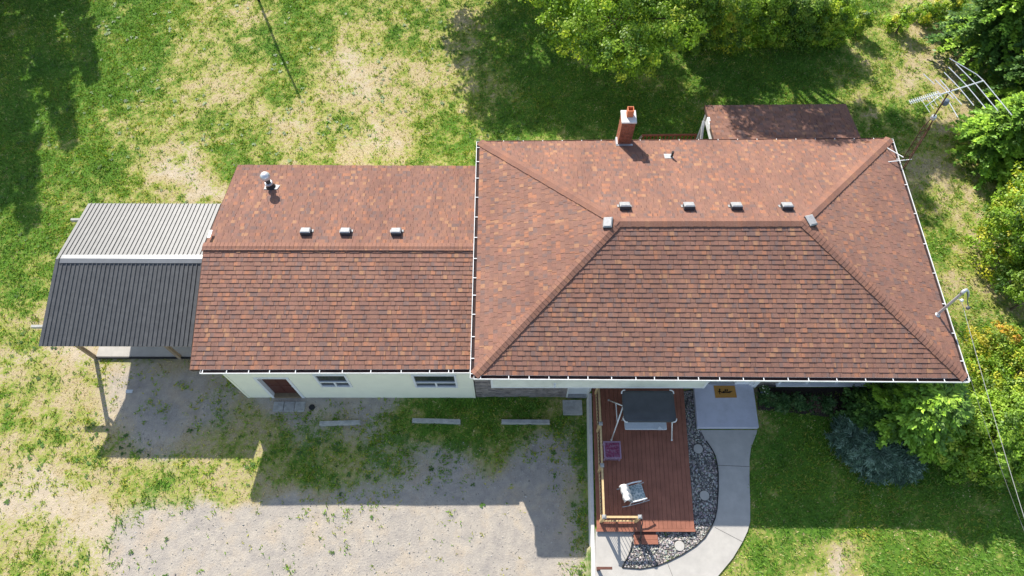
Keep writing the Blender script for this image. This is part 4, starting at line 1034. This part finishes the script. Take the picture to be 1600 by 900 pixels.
# ------------------------------------------------------------------ service mast and wires
sm = thing('service_mast', 'grey metal electric service mast standing on the roof corner', 'service mast', (14.08, 4.6, 4.2))
q = MB(); q.tube([(14.08,4.60,3.9), (14.12,4.71,5.6)], .045, 12); q.build('mast_pipe', M['galv'], sm)
q = MB(); q.lathe((14.08,4.60,4.20), [(.10,0),(.09,.03),(.055,.06),(.05,.10)], 14); q.build('roof_boot', M['galv'], sm)
q = MB(); q.tube([(14.12,4.71,5.56),(14.14,4.74,5.66),(14.22,4.78,5.70),(14.32,4.74,5.62),(14.36,4.62,5.50)], [.06,.065,.05,.03,.02], 10); q.build('weatherhead', M['galv'], sm, smooth=True)
q = MB(); q.tube([(14.11,4.67,5.30),(14.28,4.62,5.28)], .012, 6); q.lathe((14.28,4.62,5.22), [(.02,0),(.05,.02),(.05,.07),(.02,.10)], 10); q.build('insulator', M['white'], sm)
q = MB(); q.tube([(14.28,4.72,5.62),(14.42,4.55,5.30),(14.46,4.42,5.22),(14.42,4.36,5.28)], .014, 6); q.lathe((14.46,4.40,5.12), [(.03,0),(.06,.03),(.06,.10),(.03,.13)], 10); q.build('drip_loop', M['darkcable'], sm)
q = MB(); q.tube([(14.08,4.65,4.75),(14.46,4.95,4.1)], .012, 6); q.build('guy_rod', M['galv'], sm)
def wire(p0, p1, sag, r, mat, name, label):
    q = MB(); p0, p1 = Vector(p0), Vector(p1); pts = []
    for i in range(25):
        t = i/24; pts.append(p0.lerp(p1, t)-Vector((0,0,sag*4*t*(1-t))))
    q.tube(pts, r, 5); return tag(q.build(name, mat), label, 'wire')
w0 = Vector((14.28,4.62,5.25)); w1 = at(1600,806,5.9); far = w1+(w1-w0)*2.2+Vector((0,0,1.2))
wire(w0, far, .45, .008, M['cable'], 'power_cable', 'pale twisted power cable running from the service mast over the shrubs')
w0 = at(1516,590,4.0); w1 = at(1532,646,4.1); wire(w0, w0+(w1-w0)*9+Vector((0,0,1.6)), .3, .005, M['darkcable'], 'phone_cable', 'thin grey phone cable leaving the roof corner over the shrubs')

# pole whose shadow crosses the back lawn
pl = thing('steel_pole', 'thin pole on the back lawn casting a long bent shadow', 'pole', (-13.12, 24.4, 0))
q = MB(); q.tube([(-13.14,24.45,-.2), (-13.18,24.48,3.0)], [.07, .065], 8); q.tube([(-13.18,24.48,3.0), (-13.02,24.42,5.5)], [.065, .05], 8); q.build('shaft', M['black'], pl)

# ------------------------------------------------------------------ vegetation
def rand_dirs(n):
    v = rng.normal(size=(n, 3)); return v/np.linalg.norm(v, axis=1, keepdims=True)
def leaf_quads(P, Nn, size, asp=.7):
    n = len(P); t = rng.normal(size=(n, 3)); t -= Nn*(t*Nn).sum(1, keepdims=True); t /= np.linalg.norm(t, axis=1, keepdims=True)
    b_ = np.cross(Nn, t); s = (size*rng.uniform(.6, 1.3, (n, 1)))
    V = np.stack([P-t*s*.5, P+b_*s*asp*.42+Nn*s*.06, P+t*s*.55, P-b_*s*asp*.42+Nn*s*.06], 1)
    return V.reshape(-1, 3)
def crown(name, blobs, dens, size, cols, parent, clump=.30, up=.35, mat=None):
    """leaf clumps spread over and through ellipsoids; cols = list of (rgb, weight)"""
    Ps = []; Ns = []; Cs = []
    w = np.array([c[1] for c in cols], float); w /= w.sum(); cc = np.array([c[0] for c in cols])
    for (cx, cy, cz_, rx, ry, rz) in blobs:
        r = np.array([rx, ry, rz]); area = 4*math.pi*((rx*ry)**1.6/3+(rx*rz)**1.6/3+(ry*rz)**1.6/3)**(1/1.6)
        nc = max(6, int(area*dens/55)); d = rand_dirs(nc); rad = rng.uniform(.55, 1.08, (nc, 1)); c = np.array([cx, cy, cz_])+d*r*rad
        cs = rng.uniform(.6, 1.4, nc)*clump; k = 48
        ci = rng.choice(len(cols), nc, p=w); tone = rng.uniform(.75, 1.25, nc)
        off = rand_dirs(nc*k)*rng.uniform(.2, 1, (nc*k, 1))**.6; off *= np.repeat(cs, k)[:, None]; off[:, 2] *= .65
        P = np.repeat(c, k, 0)+off; Nn = np.repeat(d, k, 0)*.6+off/np.repeat(cs, k)[:, None]*.7+rng.normal(size=(nc*k, 3))*.45+np.array([0, 0, up])
        Nn /= np.linalg.norm(Nn, axis=1, keepdims=True)
        Ps.append(P); Ns.append(Nn); Cs.append(cc[np.repeat(ci, k)]*np.repeat(tone, k)[:, None]*rng.uniform(.8, 1.2, (nc*k, 1)))
    P = np.concatenate(Ps); Nn = np.concatenate(Ns); C = np.concatenate(Cs)
    ok = P[:, 2] > ground_h(P[:, 0], P[:, 1])+.03
    P, Nn, C = P[ok], Nn[ok], C[ok]
    me = np_mesh(name, leaf_quads(P, Nn, size), 4, np.clip(C, 0, 1), mat or M['leaf'])
    return link(name, me, parent)
def trunk(parent, base, blobs, r=.12, name='trunk'):
    q = MB(); base = Vector(base)
    zt_ = max(b_[2] for b_ in blobs); cx = sum(b_[0] for b_ in blobs)/len(blobs); cy = sum(b_[1] for b_ in blobs)/len(blobs)
    top = Vector((cx, cy, zt_)); mid = base.lerp(top, .5)+Vector((random.uniform(-.1, .1), random.uniform(-.1, .1), 0))
    q.tube([base-Vector((0,0,.15)), base+Vector((0,0,.1)), mid, top], [r*1.4, r, r*.75, r*.3], 9); t_ = q.build(name, M['bark'], parent)
    for b_ in blobs:
        q = MB(); s = base.lerp(top, random.uniform(.3, .6)); e = Vector(b_[:3])+Vector((0, 0, b_[5]*.3)); m_ = s.lerp(e, .5)+Vector((0, 0, .12))
        q.tube([s, m_, e], [r*.4, r*.25, r*.08], 6); q.build('limb', M['bark'], t_)
def tree(name, label, cat, base, blobs, dens, size, cols, group=None, r=.12, clump=.3, mat=None, up=.35):
    t_ = thing(name, label, cat, base, group); bl_ = [tuple(Vector((base[0]+b_[0], base[1]+b_[1], base[2]+b_[2])))+b_[3:] for b_ in blobs]
    trunk(t_, base, bl_, r); crown('crown', bl_, dens, size, cols, t_, clump, up, mat); return t_
def fronds(parent, base, h, rad, nb_, cols, droop=.25, seg=.13, tw=.20, wid=.035, low=.12, prof=None, mat=None, squash=(1, 1), name='crown'):
    """layered sprays: boughs leave a stem, twigs leave the boughs, each twig a slim blade pair"""
    bx_, by_, bz_ = base; f = rng.uniform(0, 1, nb_)**.85; f = low+(1-low)*f; az = rng.uniform(0, 2*math.pi, nb_)
    L = rad*(prof(f) if prof else (1-f)**.75+.12)*rng.uniform(.75, 1.12, nb_)
    w = np.array([c[1] for c in cols], float); w /= w.sum(); cc = np.array([c[0] for c in cols])
    Vs = []; Cs = []
    for i in range(nb_):
        n = max(3, int(L[i]/seg)); t = (np.arange(n)+.5)/n
        dx_, dy_ = math.cos(az[i])*squash[0], math.sin(az[i])*squash[1]
        P = np.stack([bx_+dx_*L[i]*t, by_+dy_*L[i]*t, bz_+h*f[i]+L[i]*(.35*t-droop*2*t*t)], -1)
        base_c = cc[rng.choice(len(cols), p=w)]*rng.uniform(.8, 1.2)
        for s in (-1, 1, 0):
            for rep in range(2):
                a = az[i]+s*rng.uniform(.5, 1.1, n)+rng.normal(size=n)*.12
                l = tw*(1.25-.6*t)*rng.uniform(.6, 1.3, n); d = np.stack([np.cos(a), np.sin(a), rng.uniform(-.45, .35, n)], -1)
                side = np.stack([-np.sin(a), np.cos(a), rng.uniform(-.5, .5, n)], -1)*wid*rng.uniform(.7, 1.4, (n, 1))
                Q = P+rng.normal(size=(n, 3))*.025
                Vs.append(np.stack([Q, Q+d*l[:, None]*.5+side, Q+d*l[:, None], Q+d*l[:, None]*.5-side], 1).reshape(-1, 3))
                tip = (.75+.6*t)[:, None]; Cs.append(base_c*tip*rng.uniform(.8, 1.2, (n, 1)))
    me = np_mesh(name, np.concatenate(Vs), 4, np.clip(np.concatenate(Cs), 0, 1), mat or M['needle'])
    o = link(name, me, parent)
    q = MB(); q.tube([(bx_, by_, bz_-.1), (bx_, by_, bz_+h*.95)], [.10+h*.01, .02], 8); q.build('trunk', M['bark'], parent); return o
GZ = .72
def gp(u, v, z): p_ = at(u, v, z); return (p_.x, p_.y, float(ground_h(np.array(p_.x), np.array(p_.y))))
LG = [((.13,.24,.025),3), ((.20,.32,.035),3), ((.06,.13,.02),2), ((.26,.34,.045),1)]
LGT = [((.20,.33,.025),3), ((.30,.44,.035),3), ((.10,.19,.02),2), ((.48,.56,.05),1.2)]
LGD = [((.07,.15,.02),3), ((.10,.20,.03),3), ((.05,.10,.02),2), ((.16,.24,.03),1)]
LY = [((.14,.23,.03),4), ((.26,.32,.04),2), ((.40,.38,.05),1), ((.09,.16,.02),3)]
LYB = [((.24,.38,.03),4), ((.40,.50,.045),2), ((.54,.52,.05),1), ((.12,.21,.03),2)]
LO = [((.52,.46,.05),2), ((.60,.34,.04),1.2), ((.32,.42,.05),3), ((.16,.26,.03),1.5)]
CEDAR = [((.15,.28,.03),3), ((.27,.42,.04),3), ((.08,.15,.02),2)]
DARKC = [((.05,.11,.02),4), ((.08,.16,.03),3), ((.13,.23,.035),1.5)]
BLUE = [((.09,.15,.09),3), ((.05,.09,.055),3), ((.19,.27,.19),1.5)]

# the tall tree at the top centre and its neighbours beyond the frame
tree('shade_tree', 'tall bright green tree overhanging the lawn beyond the chimney', 'tree', (4.3, 20.3, .6),
     [(-1.6,-2.2,3.7,1.6,1.5,.9),(.3,-3.4,3.4,1.7,1.4,.9),(2.1,-2.3,3.7,1.6,1.4,.9),(.2,-1.2,4.5,2.2,1.8,1.0),(-2.6,-.2,4.3,1.6,1.6,.9),(2.7,-.2,4.5,1.7,1.6,1.0),(0,1.4,5.0,2.6,1.8,1.0),(-2.8,2.0,4.8,1.8,1.6,.9),(3.0,2.0,5.0,1.9,1.6,1.0)],
     250, .125, LGT, r=.24, clump=.34)
for i, (x, y, s, lb) in enumerate(((-1.4, 27.4, 1.1, 'dark leafy tree beyond the photo top, left of the tall tree'), (10.2, 24.0, 1.15, 'leafy tree beyond the photo top, right of the tall tree'), )):
    tree('shade_tree', lb, 'tree', (x, y, .6), [(0,0,7.4*s,2.6*s,1.8*s,1.1*s),(-2.0*s,-.3,6.9*s,1.7*s,1.6*s,1.0*s),(2.1*s,-.2,6.9*s,1.8*s,1.6*s,1.0*s),(.4,-1.7*s,6.7*s,1.9*s,1.2*s,.9*s),(3.2*s,.4,7.4*s,1.5*s,1.3*s,.9*s)]+([(-1.8,-1.2,3.8,2.2,2.2,1.5),(1.6,-.5,3.6,2.0,1.8,1.3),(-2.2,-2.6,5.6,1.9,1.8,1.2)] if i == 0 else []), 165, .20, LGD, 'shade trees along the back', r=.24, clump=.5)
tree('shade_tree', 'tall leafy tree whose crown hangs high over the back porch roof', 'tree', (8.6, 22.2, .6),
     [(0,-.6,9.6,2.6,2.0,1.2),(-2.2,0,9.2,1.6,1.8,1.0),(2.4,-.3,9.0,1.7,1.7,1.0),(.5,-2.2,9.2,1.5,1.2,.8)], 105, .20, LGD, 'shade trees along the back', r=.20, clump=.45)
# hedge row
hedge = [(1082, 12, 2.5), (1135, 14, 2.6), (1190, 8, 2.5), (1240, 10, 2.4), (1287, 6, 2.2)]
for i, (u, v, h) in enumerate(hedge):
    b_ = gp(u, v+54, .9)
    tree('hedge_shrub', ['bushy green hedge shrub nearest the tall tree trunk', 'bushy green hedge shrub second from the tall tree', 'middle shrub of the five green hedge shrubs behind the porch',
         'bushy hedge shrub second from the lone round shrub', 'last hedge shrub beside the gap before the lone round shrub'][i], 'shrub', b_,
         [(0,.2,h*.5,1.0,.9,h*.5),(.4,.3,h*.8,.65,.6,h*.3),(-.4,.1,h*.75,.65,.6,h*.3),(0,-.2,h*.3,1.0,.7,h*.3)], 470, .10, (LG, LYB, LGT, LG, LGT)[i], 'hedge shrubs behind the porch', r=.05, clump=.22)
b_ = gp(1338, 50, .9); tree('round_shrub', 'single small yellow green shrub standing alone on the back lawn', 'shrub', b_, [(0,.1,.6,.55,.45,.6),(.15,.1,1.0,.4,.35,.4)], 520, .10, LYB, None, r=.03, clump=.16)
for i, (u, v) in enumerate(((1402, 35), (1440, 22), (1475, 18))):
    b_ = gp(u, v+12, .9)
    tree('low_shrub', ['yellow green low shrub at the left end of the back row', 'yellow green low shrub in the middle of the back row', 'yellow green low shrub touching the dark conifer'][i], 'shrub', b_,
         [(0,.1,.55,.6,.5,.6),(.25,.2,.9,.45,.4,.4)], 520, .10, LYB, 'low shrubs by the conifer', r=.04, clump=.18)
# conifers and broadleaf trees along the right side
def conifer(label, u, v, z, h, r_, nb_, cols, **kw):
    p_ = gp(u, v, z); t_ = thing('conifer_tree', label, 'tree', p_, None); fronds(t_, p_, h, r_, nb_, cols, **kw); return t_
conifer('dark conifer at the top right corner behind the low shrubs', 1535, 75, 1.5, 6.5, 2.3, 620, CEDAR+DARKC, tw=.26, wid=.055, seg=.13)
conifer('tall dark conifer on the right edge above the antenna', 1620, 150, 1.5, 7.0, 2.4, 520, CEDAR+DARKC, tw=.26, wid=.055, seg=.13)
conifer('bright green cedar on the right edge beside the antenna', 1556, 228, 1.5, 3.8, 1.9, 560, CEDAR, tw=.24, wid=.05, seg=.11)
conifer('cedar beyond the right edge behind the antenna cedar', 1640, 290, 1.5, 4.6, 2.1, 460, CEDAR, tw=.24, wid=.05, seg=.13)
p_ = gp(1576, 382, 1.5)
tree('maple_tree', 'broadleaf tree with yellowing tips right of the hip roof', 'tree', p_, [(-.5,.4,2.4,1.2,1.2,.9),(.4,1.2,2.7,1.2,1.1,.9),(.1,-.7,2.3,1.3,1.1,.9),(.9,.2,3.3,1.3,1.2,.9),(-.1,0,1.5,1.4,1.5,.8),(-.3,-.3,.8,1.3,1.4,.7)], 360, .105, LYB, None, r=.10, clump=.27)
p_ = gp(1600, 470, 1.5)
tree('broadleaf_shrub', 'dark green broadleaf shrub between the yellowing tree and orange bush', 'shrub', p_, [(0,0,1.5,.8,.8,.7),(.5,-.3,2.0,.8,.8,.6),(.1,.6,1.7,.8,.7,.6)], 330, .10, LG, None, r=.05, clump=.24)
p_ = gp(1556, 545, 1.5)
tree('orange_shrub', 'shrub with orange and yellow leaves beside the roof corner', 'shrub', p_, [(0,.1,1.1,.9,.75,.6),(.5,-.1,1.5,.8,.65,.5),(-.4,.3,.9,.6,.55,.45),(.1,-.2,.5,.9,.8,.5)], 380, .095, LO, None, r=.04, clump=.22)
p_ = gp(1568, 606, 1.2)
tree('yellow_shrub', 'yellow green shrub under the power cable at right edge', 'shrub', p_, [(0,0,1.3,1.0,.9,.7),(-.7,.4,1.1,.7,.7,.6),(.3,.9,1.3,.8,.7,.6),(.9,.4,1.6,.9,.8,.6),(-.8,-.4,1.0,.7,.6,.6),(.2,.3,.5,1.3,1.1,.5)], 380, .095, LYB+[((.26,.40,.05),2)], None, r=.04, clump=.24)
p_ = gp(1518, 706, 1.2)
tree('lilac_bush', 'large bright green rounded bush at lower right crossed by the cable', 'bush', p_, [(-.9,-.1,1.3,.9,.8,.7),(.1,.3,1.8,1.1,.9,.8),(1.0,-.1,1.6,1.0,.9,.8),(.4,-.6,1.2,1.1,.7,.7),(-.3,.9,1.6,.9,.8,.7),(1.2,.9,1.8,1.0,.9,.7),(-1.0,.7,1.5,.8,.7,.6),(.2,.1,.6,1.9,1.2,.6),(2.0,.3,1.6,.9,.9,.8)], 360, .10, [((.22,.36,.035),3), ((.32,.46,.05),3), ((.12,.22,.025),2), ((.42,.48,.06),1)], None, r=.05, clump=.23)
p_ = gp(1585, 440, 1.5)
tree('broadleaf_shrub', 'low bright green shrub filling the gap under the yellowing tree', 'shrub', p_, [(0,0,.9,.8,.8,.6),(.6,.3,1.3,.9,.8,.6),(1.3,-.2,1.5,.9,.8,.6)], 330, .10, LG, None, r=.04, clump=.22)
p_ = gp(1548, 655, 1.2)
tree('yellow_shrub', 'bright green shrub wedged between the cedar and the power cable', 'shrub', p_, [(-.3,.2,1.4,.8,.7,.7),(.4,.4,1.7,.8,.7,.6),(-.9,-.1,1.2,.6,.5,.5)], 330, .10, LYB, None, r=.04, clump=.22)
# cedar, blue juniper and bed plants in front of the wall
p_ = at(1448, 635, 2.6); p_ = (p_.x, p_.y, .75); t_ = thing('green_cedar', 'spreading bright green cedar at the house corner', 'shrub', p_)
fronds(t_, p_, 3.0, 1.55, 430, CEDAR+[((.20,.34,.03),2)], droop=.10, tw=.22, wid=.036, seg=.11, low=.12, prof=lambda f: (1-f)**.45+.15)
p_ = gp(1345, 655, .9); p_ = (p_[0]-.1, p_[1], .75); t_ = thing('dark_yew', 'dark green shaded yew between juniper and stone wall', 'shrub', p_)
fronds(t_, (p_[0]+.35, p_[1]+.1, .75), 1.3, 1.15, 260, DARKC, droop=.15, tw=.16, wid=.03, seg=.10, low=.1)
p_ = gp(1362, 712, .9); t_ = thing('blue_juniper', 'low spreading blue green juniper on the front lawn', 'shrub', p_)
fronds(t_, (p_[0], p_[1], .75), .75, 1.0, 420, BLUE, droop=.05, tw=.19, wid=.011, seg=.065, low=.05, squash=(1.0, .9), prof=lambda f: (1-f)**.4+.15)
fronds(t_, (p_[0]-.75, p_[1]+.55, .75), .6, .75, 260, BLUE, droop=.05, tw=.19, wid=.011, seg=.065, low=.05, squash=(.8, 1.0), prof=lambda f: (1-f)**.4+.15, name='side_growth')
fronds(t_, (p_[0]+.8, p_[1]-.30, .75), .6, .75, 260, BLUE, droop=.05, tw=.19, wid=.011, seg=.065, low=.05, squash=(1.0, .8), prof=lambda f: (1-f)**.4+.15, name='side_growth')
HOST = [((.05,.11,.03),3), ((.09,.17,.05),2), ((.12,.17,.06),1)]
for i, (u, v, s) in enumerate(((1200,625,1.0),(1222,628,1.0),(1245,628,.95),(1268,630,.9),(1292,632,1.0))):
    p_ = gp(u, v, .85); t_ = thing('bed_plant', ['leafy green bed plant right beside the grey landing', 'leafy bed plant second from the grey landing', 'leafy bed plant below the left end of the picture window', 'leafy bed plant fourth from the grey landing', 'leafy bed plant nearest the dark yew'][i], 'plant', p_, 'leafy plants along the front wall')
    fronds(t_, (p_[0], p_[1], .74), .38*s, .36*s, 60, HOST if i < 3 else HOST+[((.13,.08,.06),2)], droop=.2, tw=.15, wid=.03, seg=.07, low=.0, mat=M['leaf'], name='leaves')
p_ = gp(1190, 610, 1.0); fp = thing('flower_pot', 'small pot of white and yellow flowers at the landing corner', 'flower pot', (p_[0]+.10, p_[1], .75))
c = Vector((p_[0]+.10, p_[1], .75)); q = MB(); q.lathe(c, [(.08,0),(.12,.22),(.13,.24),(.11,.25)], 14); q.build('pot', M['pot'], fp)
fronds(fp, (c.x, c.y, .95), .22, .16, 40, HOST, droop=.2, tw=.09, wid=.02, seg=.05, low=.0, mat=M['leaf'], name='foliage')
q = MB()
for i in range(26):
    a = random.uniform(0, 6.28); r_ = random.uniform(0, .17); q.lathe(c+Vector((r_*math.cos(a), r_*math.sin(a), .36+random.uniform(-.05, .06))), [(.012,0),(.022,.01),(.012,.02)], 6)
q.build('blossom', M['petal'], fp)
# conifers to the left whose shadows cross the lawn
for i, (x, y, h, r_) in enumerate(((-27.0, 25.0, 12.0, 1.9), (-25.6, 27.0, 10.0, 1.7), (-28.6, 22.4, 12.4, 2.0), (-24.6, 28.6, 8.0, 1.2), (-30.4, 20.0, 11.6, 2.0), (-29.0, 27.4, 13.0, 2.0))):
    t_ = thing('spruce_tree', ['slender spruce off the upper left corner, first of its row', 'slender spruce off the upper left corner, second of its row', 'wide spruce beyond the left edge above the carport',
       'slender spruce behind the upper left lawn, third of its row', 'tall spruce farthest beyond the left edge', 'shortest spruce of the upper left row'][i], 'tree', (x, y, 0), 'spruces beyond the left edge')
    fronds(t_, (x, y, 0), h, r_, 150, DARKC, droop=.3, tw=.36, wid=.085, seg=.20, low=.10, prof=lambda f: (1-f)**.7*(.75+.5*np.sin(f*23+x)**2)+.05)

# ------------------------------------------------------------------ grass
def grass():
    n = 520000
    x = rng.uniform(-28, 28, n); y = rng.uniform(-4.5, 27, n)
    u, v = cells(x, y); ok = (u > -60) & (u < 1660) & (v > -60) & (v < 940)
    house_ = ((x > -9.95) & (x < 14.0) & (y > 3.05) & (y < 11.4)) | ((x > -16.0) & (x < -9.9) & (y > 4.65) & (y < 9.6))
    ok &= ~house_; x, y = x[ok], y[ok]
    ok = ~inpoly(x, y, PATH+[]) & ~inpoly(x, y, [(2.6,-1.9),(6.1,-1.9),(6.3,3.3),(8.8,3.3),(8.8,1.6),(7.0,1.2),(7.15,0),(6.9,-1.2),(6.0,-2.3),(4,-2.9),(2.6,-2.9)])
    ok &= ~((x > 1.88) & (x < 2.95) & (y > 2.4) & (y < 3.1)) & ~((np.abs(x-WALLX(y)+.02) < .12) & (y < 3.2)) & ~((x > -9) & (x < -7.6) & (y > 2.5) & (y < 3.1))
    ok &= ~((x > 4.8) & (x < 14) & (y > 11) & (y < 14.7))
    x, y = x[ok], y[ok]
    g, gv, sd_ = zones(x, y)
    fine = vnoise(x, y, 6.0, 4); isg = (g+(fine-.5)*.75+(vnoise(x, y, 2.6, 8)-.5)*.5+rng.normal(size=len(x))*.16) > .52
    keep = np.where(isg, rng.random(len(x)) < .55+.4*g, rng.random(len(x)) < np.clip(.42-sd_*.45-(gv > .5)*.35, .0, 1))
    x, y, g, isg = x[keep], y[keep], g[keep], isg[keep]; n = len(x)
    z = ground_h(x, y)-.005; h = np.where(isg, rng.uniform(.035, .085, n)*(.55+1.1*vnoise(x, y, 4.0, 21)), rng.uniform(.018, .05, n))
    ol = rng.random(n) < np.clip(.62-.50*g, .1, .6)
    col = np.where(isg[:, None], np.where(ol[:, None], np.array([[.33, .36, .075]]), np.array([[.165, .31, .032]])), np.array([[.56, .46, .24]]))
    lush = np.clip((g-.5)*2, 0, 1)[:, None]*isg[:, None]; col = col*(1-lush*.22)
    yel = (vnoise(x, y, .8, 12)[:, None]); col = col*(1+np.array([[.75, .28, -.1]])*(yel-.35)*isg[:, None])
    col = col*rng.uniform(.65, 1.35, (n, 1))
    Vs = []
    for k in range(2):
        a = rng.uniform(0, 6.28, n); lean = rng.uniform(.2, 1.5, n)*h; w = rng.uniform(.013, .028, n)
        bx_ = x+rng.normal(size=n)*.02; by_ = y+rng.normal(size=n)*.02
        p0 = np.stack([bx_-np.sin(a)*w, by_+np.cos(a)*w, z], -1); p1 = np.stack([bx_+np.sin(a)*w, by_-np.cos(a)*w, z], -1)
        p2 = np.stack([bx_+np.cos(a)*lean, by_+np.sin(a)*lean, z+h], -1); Vs.append(np.stack([p0, p1, p2], 1))
    V = np.concatenate(Vs).reshape(-1, 3)
    me = np_mesh('grass', V, 3, np.clip(np.concatenate([col, col]), 0, 1), M['blade'])
    print('grass tufts', n)
    return link('grass', me, kind='stuff')
gr_obj = grass(); gr_obj['label'] = 'patchy green and straw coloured lawn grass'

def drive_stones():
    n = 5200; x = rng.uniform(-17, 2.4, n); y = rng.uniform(-3.6, 3.0, n); g, gv, sd_ = zones(x, y); k = (gv > .45) & (rng.random(n) < .8); x, y = x[k], y[k]; n = len(x)
    sz = rng.uniform(.008, .028, (n, 1, 1))*np.where(rng.random((n, 1, 1)) < .04, 1.8, 1); o = np.array([(1,0,0),(0,1,0),(-1,0,0),(0,-1,0),(0,0,.9)], float)
    v = o[None]*sz*rng.uniform(.6, 1.3, (n, 5, 1)); v += np.stack([x, y, ground_h(x, y)+.003], -1)[:, None]
    t = v[:, np.array([(0,1,4),(1,2,4),(2,3,4),(3,0,4)])].reshape(-1, 3); c = rng.uniform(.20, .50, (n, 1))*np.array([[1, .93, .83]])
    return link('loose_stones', np_mesh('loose_stones', t, 3, np.repeat(c, 4, axis=0), M['rock']), kind='stuff')
ls = drive_stones(); ls['label'] = 'small loose stones scattered over the gravel drive'

def weeds():
    n = 2600; x = rng.uniform(-26, 2.5, n); y = rng.uniform(-4, 26, n); g, gv, sd_ = zones(x, y)
    cl = vnoise(x, y, .9, 31); k = (cl > .50) & (gv < .95) & (rng.random(n) < .8-.6*(gv > .5)) & ~((x > -16.1) & (y > 2.5) & (y < 11.4)); x, y = x[k], y[k]; n = len(x)
    m = 9; R_ = rng.uniform(.04, .13, n); X = np.repeat(x, m); Y = np.repeat(y, m); rr = np.repeat(R_, m)*rng.uniform(.6, 1.2, n*m); a = rng.uniform(0, 6.28, n*m); w = rr*.24; z = ground_h(X, Y)
    d = np.stack([np.cos(a), np.sin(a)]); e = np.stack([-np.sin(a), np.cos(a)])
    p = lambda f, s_, h: np.stack([X+d[0]*rr*f+e[0]*w*s_, Y+d[1]*rr*f+e[1]*w*s_, z+h], -1)
    V = np.stack([p(0, 0, .015), p(.55, 1, .05), p(1, 0, .02), p(.55, -1, .05)], 1).reshape(-1, 3)
    c = np.repeat(rng.uniform(.7, 1.3, (n, 1))*np.array([[.09, .18, .03]]), m, axis=0)*rng.uniform(.8, 1.2, (n*m, 1))
    return link('weeds', np_mesh('weeds', V, 4, c, M['leaf']), kind='stuff')
wd = weeds(); wd['label'] = 'small dark green weeds dotted over the worn lawn and drive'
